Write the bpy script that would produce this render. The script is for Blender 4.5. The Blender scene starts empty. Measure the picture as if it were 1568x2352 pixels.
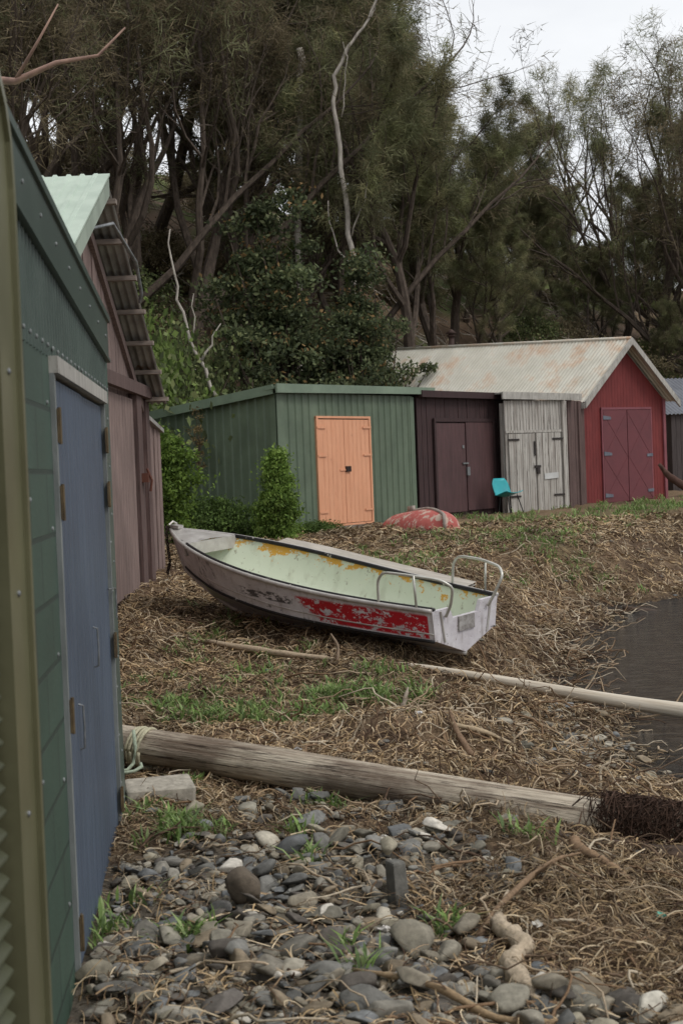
import bpy, bmesh, math, random
import numpy as np
from mathutils import Vector, Matrix
random.seed(7); rs=np.random.RandomState(7)
R=math.radians
scene=bpy.context.scene

def lin(r,g,b):
    f=lambda c:(c/255/12.92 if c/255<=.04045 else ((c/255+.055)/1.055)**2.4)
    return (f(r),f(g),f(b))
# ------------------------------------------------------------------ materials
def nm(name):
    m=bpy.data.materials.new(name); m.use_nodes=True
    nt=m.node_tree; return m,nt,nt.nodes['Principled BSDF']
def coords(nt,stretch=(1,1,1)):
    tc=nt.nodes.new('ShaderNodeTexCoord'); mp=nt.nodes.new('ShaderNodeMapping')
    mp.inputs['Scale'].default_value=stretch
    nt.links.new(tc.outputs['Object'],mp.inputs['Vector']); return mp.outputs[0]
def noise(nt,vec,scale,detail=6,rough=.6):
    n=nt.nodes.new('ShaderNodeTexNoise'); n.inputs['Scale'].default_value=scale
    n.inputs['Detail'].default_value=detail; n.inputs['Roughness'].default_value=rough
    nt.links.new(vec,n.inputs['Vector']); return n.outputs[0]
def rng(nt,s,a,b,c=0,d=1):
    n=nt.nodes.new('ShaderNodeMapRange'); n.clamp=True
    for i,v in zip((1,2,3,4),(a,b,c,d)): n.inputs[i].default_value=v
    nt.links.new(s,n.inputs[0]); return n.outputs[0]
def mth(nt,op,a,b=None):
    n=nt.nodes.new('ShaderNodeMath'); n.operation=op
    for i,v in enumerate((a,b)):
        if v is None: continue
        if isinstance(v,(int,float)): n.inputs[i].default_value=v
        else: nt.links.new(v,n.inputs[i])
    return n.outputs[0]
def mix(nt,f,a,b,mode='MIX'):
    n=nt.nodes.new('ShaderNodeMix'); n.data_type='RGBA'; n.blend_type=mode
    def s(sock,v):
        if isinstance(v,(int,float)): sock.default_value=v
        elif isinstance(v,tuple): sock.default_value=(*v[:3],1)
        else: nt.links.new(v,sock)
    s(n.inputs[0],f); s(n.inputs[6],a); s(n.inputs[7],b); return n.outputs[2]
def bump(nt,b,h,st,dist=.02):
    n=nt.nodes.new('ShaderNodeBump'); n.inputs['Strength'].default_value=st; n.inputs['Distance'].default_value=dist
    nt.links.new(h,n.inputs['Height']); nt.links.new(n.outputs[0],b.inputs['Normal'])
def M(name,c1,c2=None,scale=3,stretch=(1,1,1),rough=.7,bs=.3,bdist=.01,c3=None,t3=.6,s3=2,st3=(1,1,1),metal=0,dirt=.25,spec=.3,w3=.06):
    m,nt,b=nm(name); v=coords(nt,stretch)
    c2=c2 or tuple(x*.75 for x in c1)
    n=noise(nt,v,scale); col=mix(nt,rng(nt,n,.35,.65),c2,c1)
    if c3:
        n3=noise(nt,coords(nt,st3),s3,8,.65); col=mix(nt,rng(nt,n3,t3,t3+w3),col,c3)
    nd=noise(nt,coords(nt),.9,5,.7)
    col=mix(nt,rng(nt,nd,.35,.7,0,dirt),col,tuple(x*.35 for x in c1))
    nt.links.new(col,b.inputs['Base Color']); b.inputs['Roughness'].default_value=rough
    b.inputs['Metallic'].default_value=metal; b.inputs['Specular IOR Level'].default_value=spec
    bump(nt,b,n,bs,bdist); return m
def VM(name,rough=.9,amp=.5,scale=30,bs=.4,bdist=.01,spec=.15,trans=0):
    m,nt,b=nm(name); a=nt.nodes.new('ShaderNodeAttribute'); a.attribute_name='Col'
    n=noise(nt,coords(nt),scale,5,.7)
    col=mix(nt,1.0,a.outputs['Color'],rng(nt,n,.3,.7,1-amp,1+amp),'MULTIPLY')
    nt.links.new(col,b.inputs['Base Color']); b.inputs['Roughness'].default_value=rough
    b.inputs['Specular IOR Level'].default_value=spec
    if bs>0: bump(nt,b,n,bs,bdist)
    if trans:
        t=nt.nodes.new('ShaderNodeBsdfTranslucent');nt.links.new(col,t.inputs['Color']);mx=nt.nodes.new('ShaderNodeMixShader');mx.inputs[0].default_value=trans
        nt.links.new(b.outputs[0],mx.inputs[1]);nt.links.new(t.outputs[0],mx.inputs[2]);nt.links.new(mx.outputs[0],nt.nodes['Material Output'].inputs['Surface'])
    return m
# ------------------------------------------------------------------ mesh helpers
def fastmesh(name,V,F,mats,col=None,mi=None,smooth=False):
    me=bpy.data.meshes.new(name); F=np.asarray(F,np.int32); V=np.asarray(V,np.float32); m,k=F.shape
    me.vertices.add(len(V)); me.vertices.foreach_set('co',V.ravel())
    me.loops.add(m*k); me.loops.foreach_set('vertex_index',F.ravel())
    me.polygons.add(m); me.polygons.foreach_set('loop_start',np.arange(m,dtype=np.int32)*k)
    if mi is not None: me.polygons.foreach_set('material_index',np.asarray(mi,np.int32))
    sm=np.full(m,smooth) if isinstance(smooth,bool) else smooth
    me.polygons.foreach_set('use_smooth',sm)
    me.update(calc_edges=True)
    for x in mats: me.materials.append(x)
    if col is not None:
        a=me.color_attributes.new('Col','FLOAT_COLOR','POINT')
        c=np.ones((len(V),4),np.float32); c[:,:3]=col; a.data.foreach_set('color',c.ravel())
    return me
def obj(name,me,parent=None,loc=(0,0,0)):
    o=bpy.data.objects.new(name,me); scene.collection.objects.link(o); o.location=loc
    if parent:
        o.parent=parent; o.matrix_parent_inverse=parent.matrix_world.inverted()
    return o
def group(name,loc):
    e=bpy.data.objects.new(name,None); scene.collection.objects.link(e); e.location=loc
    e.empty_display_size=.3; e.matrix_world=Matrix.Translation(loc); return e
class Acc:
    def __init__(s): s.V=[];s.F=[];s.C=[];s.MI=[];s.n=0
    def add(s,V,F,col=(1,1,1),mi=0):
        V=np.asarray(V,float);F=np.asarray(F,int)
        s.V.append(V);s.F.append(F+s.n);s.n+=len(V)
        c=np.asarray(col,float); c=np.broadcast_to(c,(len(V),3)); s.C.append(c)
        s.MI.append(np.full(len(F),mi)); return s
    def mesh(s,name,mats,smooth=False,center=None):
        V=np.concatenate(s.V); 
        if center is not None: V=V-np.array(center)
        return fastmesh(name,V,np.concatenate(s.F),mats,np.concatenate(s.C),np.concatenate(s.MI),smooth)
    def build(s,name,mats,parent=None,smooth=False):
        if not isinstance(mats,(list,tuple)): mats=[mats]
        V=np.concatenate(s.V); c=(V.min(0)+V.max(0))/2
        if parent is None: c[2]=V[:,2].min()
        return obj(name,s.mesh(name,mats,smooth,c),parent,tuple(c))
HEX=np.array([[0,1,2],[0,2,3],[4,6,5],[4,7,6],[0,4,5],[0,5,1],[1,5,6],[1,6,2],[2,6,7],[2,7,3],[3,7,4],[3,4,0]])
def hexa(p): return np.array(p,float),HEX[:,::-1]
def nrm2(A,B):
    d=np.array(B[:2],float)-np.array(A[:2],float); d/=np.linalg.norm(d); return d,np.array([d[1],-d[0]])
def slab(A,B,za0,za1,zb0,zb1,o0,o1):
    """vertical board from A to B (plan), bottoms/tops at each end, between outward offsets o0..o1"""
    d,n=nrm2(A,B); A=np.array(A[:2]);B=np.array(B[:2])
    q=lambda P,o,z:(*(P+n*o),z)
    return hexa([q(A,o0,za0),q(B,o0,zb0),q(B,o1,zb0),q(A,o1,za0),q(A,o0,za1),q(B,o0,zb1),q(B,o1,zb1),q(A,o1,za1)])
def lerp(A,B,t): return tuple(np.array(A,float)*(1-t)+np.array(B,float)*t)
def box(c,s,rz=0):
    sx,sy,sz=[v/2 for v in s]; p=[]
    for z in(-sz,sz):
        for x,y in((-sx,-sy),(sx,-sy),(sx,sy),(-sx,sy)):
            p.append((c[0]+x*math.cos(rz)-y*math.sin(rz),c[1]+x*math.sin(rz)+y*math.cos(rz),c[2]+z))
    return hexa(p)
def corr(P00,P10,P01,P11,period,amp,prof='sin',nv=1,flip=1):
    P00,P10,P01,P11=[np.array(p,float) for p in(P00,P10,P01,P11)]
    L=np.linalg.norm(P10-P00); per=8 if prof=='sin' else 4
    if prof=='sin':
        nu=max(2,int(L/period*per)); u=np.linspace(0,1,nu+1); off=np.sin(u*L/period*2*math.pi)*amp
    else:
        k=int(L/period)+1; base=np.arange(k)[:,None]*period+np.array([0,.55,.65,.9])*period
        o=np.tile([0,0,1,1],k)*amp; base=base.ravel(); m=base<=L; u=np.append(base[m]/L,1); off=np.append(o[m],0)
    n=np.cross(P10-P00,P01-P00); n/=np.linalg.norm(n); n*=flip
    v=np.linspace(0,1,nv+1); U,W=np.meshgrid(u,v,indexing='ij')
    P=(P00*((1-U)*(1-W))[...,None]+P10*(U*(1-W))[...,None]+P01*((1-U)*W)[...,None]+P11*(U*W)[...,None])+n*off[:,None,None]
    a,b=U.shape; idx=np.arange(a*b).reshape(a,b)
    q=np.stack([idx[:-1,:-1],idx[1:,:-1],idx[1:,1:],idx[:-1,1:]],-1).reshape(-1,4)
    return P.reshape(-1,3),np.concatenate([q[:,[0,1,2]],q[:,[0,2,3]]])
def tube(pts,rad,sides=6,cap=True):
    P=np.asarray(pts,float); n=len(P); rad=np.broadcast_to(np.asarray(rad,float),(n,))
    T=np.gradient(P,axis=0); T/=np.linalg.norm(T,axis=1)[:,None]+1e-9
    ref=np.array([.13,.31,.94]) if abs(T[:,2]).mean()<.8 else np.array([.95,.25,.1])
    U=np.cross(T,ref);U/=np.linalg.norm(U,axis=1)[:,None]+1e-9;W=np.cross(T,U)
    a=np.arange(sides)*2*math.pi/sides
    V=P[:,None]+(U[:,None]*np.cos(a)[None,:,None]+W[:,None]*np.sin(a)[None,:,None])*rad[:,None,None]
    V=V.reshape(-1,3); i=np.arange(n-1)[:,None]*sides; j=np.arange(sides)[None]; k=(j+1)%sides
    a0=(i+j).ravel();a1=(i+k).ravel();b0=a0+sides;b1=a1+sides
    F=np.concatenate([np.stack([a0,a1,b1],1),np.stack([a0,b1,b0],1)])
    if cap:
        V=np.concatenate([V,P[:1],P[-1:]]);c0=len(V)-2
        jj=np.arange(sides);kk=(jj+1)%sides;e=(n-1)*sides
        F=np.concatenate([F,np.stack([kk,jj,np.full(sides,c0)],1),np.stack([jj+e,kk+e,np.full(sides,c0+1)],1)])
    return V,F
def planks(acc,A,B,z0a,z0b,topf,w,o0,th,jit=.006,gap=.006,mi=0):
    L=math.dist(A[:2],B[:2]); k=max(1,round(L/w))
    for i in range(k):
        t0=i/k; t1=(i+1)/k-gap/L; j=random.uniform(0,jit)
        a=lerp(A[:2],B[:2],t0);b=lerp(A[:2],B[:2],t1); z=z0a*(1-t0)+z0b*t0+random.uniform(0,.03)
        acc.add(*slab(a,b,z,topf(t0),z,topf(t1),o0+j,o0+th+j),mi=mi)
# ------------------------------------------------------------------ terrain
def vn(x,y,s=0):
    ix=np.floor(x);iy=np.floor(y);fx=x-ix;fy=y-iy;fx=fx*fx*(3-2*fx);fy=fy*fy*(3-2*fy)
    h=lambda a,b:np.modf(np.abs(np.sin(a*127.1+b*311.7+s*74.7)*43758.5453))[0]
    return (h(ix,iy)*(1-fx)+h(ix+1,iy)*fx)*(1-fy)+(h(ix,iy+1)*(1-fx)+h(ix+1,iy+1)*fx)*fy
def fbm(x,y,s=0,o=4):
    r=0;a=.5
    for i in range(o): r=r+a*vn(x*2**i,y*2**i,s+i);a*=.5
    return r
sm=lambda t:np.clip(t,0,1)**2*(3-2*np.clip(t,0,1))
WL=-.15
def shore(y): return np.interp(y,[0,5,7.9,9.5,11.7,14,17.3,20,25,31,60,200],[3,2.25,1.74,1.62,1.68,2.1,3.2,5.8,10,16,45,150])+.15*np.sin(np.asarray(y)*2.1)+.08*np.sin(np.asarray(y)*5.3)
MOUNDS=[(.45,8.5,.8,.3,.13),(1.25,13.1,.55,.8,.16),(-1.9,12.2,.5,1.2,.12),(.1,7.6,.9,.22,.06),(1.7,15.5,.9,.8,.14),(1.15,9.6,.45,.28,.10),(3.0,19.5,1.5,1,.14),(-1.5,9.0,.35,.6,.08),(2.4,17.2,.7,.5,.14),(.9,10.9,.45,.18,.06),(.9,7.5,.4,.16,.07),(-.4,10.2,.5,.2,.06),(.6,14.6,.5,.4,.08),(1.3,20.5,.9,.5,.1),(.35,6.0,.3,.2,.04),(.8,5.4,.3,.25,.05)]
def hilld(x,y):
    d1=-.62*(x+3.8)+.78*(y-31.9); d2=-x-6.2
    return np.maximum(d1,d2)
def gz(x,y):
    x=np.asarray(x,float);y=np.asarray(y,float)
    b=np.interp(y,[-5,5,8,10,11.5,13,14.5,16,25,31,36],[0,0,.02,.05,.1,.24,.38,.44,.58,.68,.8])
    xs=shore(y); wd=np.interp(y,[0,8,14,20],[1.9,1.4,1.5,3])
    z=WL+(b-WL)*sm((xs-x)/wd)-np.clip(x-xs,0,8)*.22
    d=hilld(x,y); cap=np.interp(x,[-30,-5,5,20],[26,20,14,12.5])
    z=z+cap*(1-np.exp(-.85*np.maximum(d,0)/cap))
    for mx,my,rx,ry,h in MOUNDS: z=z+h*np.exp(-((x-mx)/rx)**2-((y-my)/ry)**2)
    beach=sm((xs+.3-x)/.5)
    z=z+beach*((fbm(x*1.3,y*1.3,3)-.47)*.12+(vn(x*5,y*5,9)-.5)*.06+(vn(x*15,y*15,5)-.5)*.02)
    z=z+sm(d/3)*(fbm(x*.3,y*.3,11)-.45)*1.6
    return z
g1=lambda x,y:float(gz(x,y))
GRASS=[(-1.05,9.5,.4,.14,150),(-.72,9.15,.25,.1,70),(-.02,9.85,.36,.16,170),(-.3,9.35,.16,.08,40),(-.66,10.8,.3,.2,30),(.26,10.7,.2,.15,26),(-1.0,13,.3,.5,34),(-.6,11.7,.3,.25,14),(-1.2,12.0,.3,.3,18),(.9,17.3,.5,.6,100),(.3,18.5,.4,.8,36),(2.3,21,.9,.7,220),(2.75,18.9,.5,.5,120),(2.0,17.2,.3,.4,30),(5.4,27.5,1.2,1.0,180),(4,25,1,.7,60),(7,30,1,1,110),(3,26.5,.8,.6,70),(1.7,23,.6,.6,40),(3.8,22.5,.6,.6,40),(-.86,6.7,.16,.12,50),(-.75,6.35,.1,.08,24),(-.1,6.9,.08,.04,16),(-.92,5.15,.08,.12,28),(-.59,5.05,.06,.05,14),(-.17,5.9,.04,.04,8),(.33,5.0,.04,.04,7),(-.3,6.3,.05,.04,7),(-1.5,11,.3,.5,26),(0,4.6,.05,.05,6),(.75,6.1,.05,.03,6),(-1.7,9.8,.25,.3,26),(-.85,7.3,.08,.08,12)]
def gravel(x,y):
    n=fbm(x*1.6,y*1.6,21)-.47
    a=sm((6.45+n*1.2-y)/.5)*sm((.74+n*1.5+ (5.5-y)*.12-x)/.4)
    b=.95*np.exp(-((x-1.4)/.34)**2-((y-8.7)/.9)**2)
    c=.55*np.exp(-((x+.1)/1.0)**2-((y-6.85)/.4)**2)
    return np.clip(np.maximum(np.maximum(a,b),c),0,1)
def axis(segs):
    r=[]
    for a,b,s in segs: r+=list(np.arange(a,b,s))
    r.append(segs[-1][1]); return np.array(r)
gx=axis([(-500,-100,50),(-100,-30,7),(-30,-8,1.2),(-8,-2.6,.3),(-2.6,3.2,.035),(3.2,9,.15),(9,30,1),(30,100,7),(100,500,50)])
gy=axis([(-200,-20,30),(-20,2,2),(2,4,.2),(4,13,.04),(13,22,.09),(22,40,.3),(40,100,1.2),(100,500,25)])
X,Y=np.meshgrid(gx,gy,indexing='ij'); Z=gz(X,Y)
a,b=X.shape; idx=np.arange(a*b).reshape(a,b)
q=np.stack([idx[:-1,:-1],idx[1:,:-1],idx[1:,1:],idx[:-1,1:]],-1).reshape(-1,4)
def mixc(c,d,t): return c*(1-t[...,None])+np.array(d)*t[...,None]
C=np.zeros(X.shape+(3,))+np.array(lin(118,99,78))
C=mixc(C,lin(76,61,49),sm((fbm(X*2.3,Y*2.3,31)-.42)/.2)*.75)
C=mixc(C,lin(92,86,77),gravel(X,Y)*.9)
C=mixc(C,lin(60,49,40),sm((X-shore(Y)+.4)/.5))
for mx,my,rx,ry,k in GRASS:
    C=mixc(C,lin(88,88,56),np.clip(np.exp(-((X-mx)/rx)**2-((Y-my)/ry)**2),0,1)*.4)
hd=sm(hilld(X,Y)/2)
Hc=mixc(np.zeros(X.shape+(3,))+np.array(lin(118,99,82)),lin(94,102,62),sm((fbm(X*.5,Y*.5,41)-.42)/.15))
C=C*(1-hd[...,None])+Hc*hd[...,None]
gm_=VM('ground_debris_mat',.95,.55,38,.8,.02)
me=fastmesh('ground',np.stack([X,Y,Z],-1).reshape(-1,3),q,[gm_],C.reshape(-1,3),None,True)
obj('ground',me)
# water
m,nt,b_=nm('water_mat'); b_.inputs['Roughness'].default_value=.1;b_.inputs['Specular IOR Level'].default_value=.5
v=coords(nt,(1,2.8,1));nw=noise(nt,v,5,5,.65);nw2=noise(nt,v,16,4,.65)
nt.links.new(mix(nt,rng(nt,mth(nt,'ADD',nw,mth(nt,'MULTIPLY',nw2,.5)),.72,.9),(.022,.018,.014),(.10,.085,.07)),b_.inputs['Base Color'])
bump(nt,b_,mth(nt,'ADD',nw,mth(nt,'MULTIPLY',nw2,.5)),1.0,.22)
me=fastmesh('water',[(-2,-400,WL),(800,-400,WL),(800,800,WL),(-2,800,WL)],[[0,1,2,3]],[m]); obj('water',me)
# ------------------------------------------------------------------ stones
def ico(s):
    bm=bmesh.new(); bmesh.ops.create_icosphere(bm,subdivisions=s,radius=1); 
    V=np.array([v.co[:] for v in bm.verts]);F=np.array([[v.index for v in f.verts] for f in bm.faces]);bm.free();return V,F
def rock(V,r,k=7,fac=.72):
    V=V.copy()
    for i in range(k):
        n=r.normal(size=3);n/=np.linalg.norm(n);d=V@n;c=r.uniform(fac,.9)
        V=V-n[None]*np.maximum(d-c,0)[:,None]*.96
    return V*np.array([1,r.uniform(.5,.95),r.uniform(.26,.52)])
i3=ico(3);i2=ico(2)
T3=[rock(i3[0],rs,12,.42) for _ in range(18)];T2=[rock(i2[0],rs,5,.55) for _ in range(8)]
def rotm(a,b,c): return np.array(Matrix.Rotation(a,3,'Z')@Matrix.Rotation(b,3,'X')@Matrix.Rotation(c,3,'Y'))
stonecols=[lin(138,133,122),lin(124,122,116),lin(152,143,126),lin(110,109,105),lin(140,133,116),lin(160,153,138),lin(130,125,112),lin(118,119,118),lin(96,90,83),lin(132,119,100)]
wallx=lambda y:-.93-.084*(y-4.66)
def leftx(y):
    y=np.asarray(y,float); return np.where(y<7.0,-.93-.084*(y-4.66),np.where(y<18.4,-2.2,-.13*y))
A=Acc(); cnt=0
def put(x,y,r,T,F,col,up=.35,tl=.2):
    A.add((T[rs.randint(len(T))]*r)@rotm(rs.uniform(0,6.3),rs.normal()*tl,rs.normal()*tl).T+np.array([x,y,g1(x,y)+r*rs.uniform(.1,up)]),F,col)
def scol():
    c=np.array(stonecols[rs.randint(len(stonecols))])*rs.uniform(.65,1.2)
    if rs.rand()<.03: c=np.array(lin(200,193,180))
    return c
placed=[]
while cnt<3000:
    x=rs.uniform(-1.3,2.0);y=rs.uniform(3.6,10.5)
    if x<wallx(y)+.04: cnt+=.02; continue
    if rs.rand()>gravel(x,y)**1.2: continue
    r=min(.09,.0205*math.exp(abs(rs.normal())*.64))
    if y>7: r*=.75
    if any((x-p[0])**2+(y-p[1])**2<(.55*(r+p[2]))**2 for p in placed[-700:]) and rs.rand()<.7:
        cnt+=.25; continue
    placed.append((x,y,r)); put(x,y,r,T3,i3[1],scol(),.7,.25); cnt+=1
for i in range(6500):
    y=3.6+7*rs.rand()**1.6;x=rs.uniform(-1.5,2)
    if x<leftx(y)+.03 or x>shore(y)+.1: continue
    if rs.rand()>gravel(x,y)+.09: continue
    put(x,y,rs.uniform(.005,.016),T2,i2[1],scol(),.9)
for i in range(360):
    y=6+20*rs.rand()**1.5;x=rs.uniform(-.15*y,.25*y)
    if x>shore(y) or x<leftx(y): continue
    put(x,y,rs.uniform(.015,.05),T2,i2[1],scol(),.4)
for x,y,r,c in[(-.05,6.9,.055,(150,144,132)),(.15,6.95,.06,(138,134,122)),(.55,6.75,.05,(120,122,124)),(-.5,6.75,.08,(145,140,126)),(-.3,6.4,.06,(110,110,108)),(.8,8.1,.05,(100,110,118)),
   (.18,4.82,.12,(128,122,108)),(.3,4.7,.10,(132,126,112)),(-.12,4.55,.08,(118,116,110)),(.62,4.65,.07,(112,116,118)),(.87,4.22,.085,(188,182,168)),(-.42,4.35,.09,(108,102,96)),(-.78,4.5,.08,(105,102,96)),(-.25,5.15,.075,(106,98,84)),(-.5,5.3,.08,(98,96,92)),(-.62,5.75,.09,(108,106,100)),(-.75,5.95,.08,(124,120,112)),(-.55,4.75,.09,(120,112,98)),(-.1,5.0,.075,(102,96,88)),(-.35,5.6,.08,(120,118,112)),(-.6,4.95,.08,(112,110,106)),(-.3,4.6,.09,(126,120,108)),(.35,5.75,.05,(140,138,130)),(.5,5.4,.045,(120,124,128))]:
    put(x,y,r,T3,i3[1],lin(*c),.5)
stone_mat=VM('stone_mat',.85,.36,26,.5,.006,.2)
A.build('beach_stones',stone_mat,smooth=True)
A=Acc(); V=T3[2]*np.array([.08,.095,.2]); A.add(V+np.array([-.43,5.35,g1(-.43,5.35)+.07]),i3[1],lin(100,90,78)); A.build('round_boulder',stone_mat,smooth=True)
A=Acc(); V,F=box((0,0,.04),(.06,.07,.2),.5); V=V+rs.normal(0,.006,V.shape); V[4:,0]-=.012; A.add(V+np.array([.16,5.32,g1(.16,5.32)+.02]),F,col=lin(108,106,100)); o=A.build('upright_stone',stone_mat)
bv=o.modifiers.new('b','BEVEL');bv.width=.01;bv.segments=2
A=Acc(); V,F=box((-.98,7.15,g1(-.98,7.15)+.03),(.34,.22,.11),.25); A.add(V+rs.normal(0,.008,V.shape),F,col=lin(160,153,140)); o=A.build('concrete_block',stone_mat); bv=o.modifiers.new('b','BEVEL');bv.width=.014;bv.segments=2
# ------------------------------------------------------------------ straw / dead seagrass
N=420000
y=3.7+22*rs.rand(N)**1.9; x=rs.uniform(-.3,.36,N)*y
wet=sm((shore(y)+.32-x)/.5)
k=(x>leftx(y)+.02)&(rs.rand(N)<wet)&~((y>22)&(x<(y-24.2)*.77-.6))
k&=rs.rand(N)>gravel(x,y)*.90
gd=np.zeros(N)
for mx,my,rx,ry,kk in GRASS: gd=np.maximum(gd,np.exp(-((x-mx)/rx)**2-((y-my)/ry)**2))
k&=rs.rand(N)>gd*.4
mat_=sm((fbm(x*1.5,y*1.1,77)-.28)/.3)
k&=rs.rand(N)<.28+.8*mat_
x=x[k];y=y[k];n=len(x)
L=rs.uniform(.035,.14,n)*(1+y*.03); L[rs.rand(n)<.05]*=2.0
w=(.0006+.00018*y)*rs.uniform(.5,1.6,n)
th=fbm(x*1.2,y*1.2,55)*9+rs.normal(0,1.0,n); cv=rs.normal(0,1.4,n)
S=6; t=np.linspace(-.5,.5,S)
ang=th[:,None]+cv[:,None]*t[None]
px=x[:,None]+np.cumsum(np.cos(ang)*L[:,None]/S,1);py=y[:,None]+np.cumsum(np.sin(ang)*L[:,None]/S,1)
h0=rs.uniform(0,.032,n)*(1+y*.03); tilt=rs.normal(0,.28,n)
gp0=gz(px,py);pz=np.where(gp0>WL,gp0+h0[:,None]+.003+np.maximum((tilt*L)[:,None]*t[None],-.01)+(rs.uniform(0,.024,n)[:,None])*(1-4*t[None]**2),WL+.004+h0[:,None]*.2)
nx=-np.sin(ang)*w[:,None];ny=np.cos(ang)*w[:,None];rz=rs.uniform(-1,1,n)[:,None]*w[:,None]
P=np.stack([np.stack([px-nx,py-ny,pz-rz],-1),np.stack([px+nx,py+ny,pz+rz],-1)],2)
V=P.reshape(-1,3); i0=(np.arange(n)*S*2)[:,None]+np.arange(S-1)[None]*2
i0=i0.ravel();F=np.stack([i0,i0+1,i0+3,i0+2],1)
pal=np.array([lin(186,161,126),lin(162,137,107),lin(134,112,87),lin(98,78,61),lin(206,187,156),lin(148,131,109),lin(76,59,47),lin(170,145,109)])
c=pal[rs.randint(len(pal),size=n)]*rs.uniform(.65,1.2,n)[:,None]
br_=np.clip(.08+1.1*fbm(x*1.5,y*1.1,88)+.7*(fbm(x*.7,y*.5,99)),.42,1.2)*np.interp(y,[5,12,25],[1,.95,.92])*np.where(x>shore(y)-.2,.7,1)
c*=br_[:,None]
obj('dry_seagrass',fastmesh('dry_seagrass',V,F,[VM('straw_mat',.85,.15,40,0)],np.repeat(c,S*2,0)))
# sticks
A=Acc()
def stick(p,q_,r0,r1,wob,sides=6,n=7,col=(1,1,1),acc=None,lift=0):
    p=np.array(p);q_=np.array(q_);t=np.linspace(0,1,n)[:,None];P=p*(1-t)+q_*t
    Ln=np.linalg.norm(q_-p);P+=np.cumsum(rs.normal(0,wob*Ln/n,(n,3)),0)*np.sin(t*math.pi)**.5
    (acc or A).add(*tube(P,np.linspace(r0,r1,n),sides),col=col); return P
sc=[(150,130,106),(110,92,75),(172,154,130),(84,67,54),(184,170,148),(126,102,79)]
for i in range(1700):
    y=4.1+20*rs.rand()**1.6;x=rs.uniform(-.25,.3)*y
    if x<leftx(y)+.1 or x>shore(y)+.2 or (y>22 and x<(y-24)*.77): continue
    if gravel(x,y)>.5 and rs.rand()<.6: continue
    l=rs.uniform(.06,.36)*(1+.03*y); a=rs.uniform(0,6.3)
    x2=x+math.cos(a)*l;y2=y+math.sin(a)*l
    if x2<leftx(y2)+.03: continue
    r=rs.uniform(.0015,.0068)*(1+y*.03)
    stick((x,y,g1(x,y)+.02+r),(x2,y2,g1(x2,y2)+r+.015+abs(rs.normal())*.03),r,r*.5,.3,5,7,np.array(lin(*sc[rs.randint(6)])))
for cx,cy,s,kk in[(1.25,13.0,.6,280),(1.8,15.5,.9,280),(1.1,14.5,.8,130),(.5,8.5,.6,110),(2.4,17.5,1,180),(-1.8,12.3,.4,120),(1.1,7.6,.5,70),(3.0,19.5,1.2,140),(1.35,11.2,.4,120),(1.2,9.8,.4,90),(-1.6,9.5,.3,50),(1.9,12.6,.5,70)]:
    for i in range(kk):
        x=cx+rs.normal()*s;y=cy+rs.normal()*s
        if x>shore(y)+.4 or x<leftx(y)+.1: continue
        l=rs.uniform(.1,.45);a=rs.uniform(0,6.3);x2=x+math.cos(a)*l;y2=y+math.sin(a)*l
        if x2<leftx(y2)+.05: continue
        r=rs.uniform(.003,.010)
        stick((x,y,max(g1(x,y),WL)+.015),(x2,y2,max(g1(x2,y2),WL)+.03+abs(rs.normal())*.07),r,r*.4,.45,5,8,np.array(lin(*sc[rs.randint(6)])))
wood_v=VM('driftwood_mat',.85,.35,60,.5,.004)
A.build('driftwood_sticks',wood_v,smooth=True)
def branch(name,pts,rad,col,sides=9,sub=5,rough=.12,side=()):
    A=Acc(); P=np.array(pts,float); n=len(P);tt=np.linspace(0,n-1,(n-1)*sub+1)
    Q=np.stack([np.interp(tt,range(n),P[:,i]) for i in range(3)],1)
    ker=np.array([.25,.5,.25]); 
    for _ in range(3):
        Q2=Q.copy()
        for i in range(3): Q2[1:-1,i]=np.convolve(Q[:,i],ker,'valid')
        Q=Q2
    r=np.interp(tt,range(n),rad); r=r*(1+rs.normal(0,rough,len(r))); V,F=tube(Q,r,sides); V+=rs.normal(0,np.mean(rad)*rough*.5,V.shape)
    A.add(V,F,lin(*col))
    for s in side:
        A.add(*tube(np.array(s[0],float),np.linspace(s[1],s[1]*.4,len(s[0])),6),col=lin(*col))
    return A.build(name,wood_v,smooth=True)
z=lambda x,y,h=0:(x,y,g1(x,y)+h)
branch('driftwood_branch',[z(.52,5.12,.04),z(.49,4.9,.05),z(.56,4.75,.04),z(.49,4.6,.05),z(.50,4.45,.04),z(.55,4.28,.02)],[.014,.028,.036,.026,.03,.012],(176,160,138),16,10,.22,[([z(.52,5.1,.04),z(.56,5.22,.09)],.014)])
branch('driftwood_branch',[z(-.02,4.55,.03),z(.12,4.42,.04),z(.25,4.32,.04),z(.4,4.22,.03),z(.6,4.15,.03)],[.006,.01,.012,.014,.014],(150,128,100))
branch('driftwood_branch',[z(.42,4.92,.02),z(.52,5.1,.06),z(.66,5.32,.07),z(.78,5.45,.09),z(.88,5.5,.1)],[.012,.012,.011,.008,.004],(130,108,86),8,5,.1,[([z(.66,5.32,.06),z(.74,5.32,.1),z(.85,5.28,.06)],.007),([z(.78,5.45,.08),z(.9,5.42,.05),z(1.0,5.3,.03)],.006)])
branch('driftwood_branch',[z(.95,6.1,.03),z(.93,5.95,.04),z(.97,5.8,.05),z(1.03,5.62,.04),z(1.07,5.5,.03)],[.022,.026,.022,.02,.012],(134,110,86))
branch('driftwood_branch',[z(.7,8.0,.03),z(.62,8.2,.07),z(.6,8.45,.05)],[.02,.018,.01],(122,100,80))
branch('driftwood_branch',[z(.6,8.3,.05),z(.8,8.28,.06),z(.95,8.25,.06)],[.014,.014,.01],(166,148,122))
branch('driftwood_branch',[z(.35,9.4,.03),z(.38,9.42,.12),z(.4,9.5,.14)],[.022,.016,.006],(146,134,120))
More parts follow.
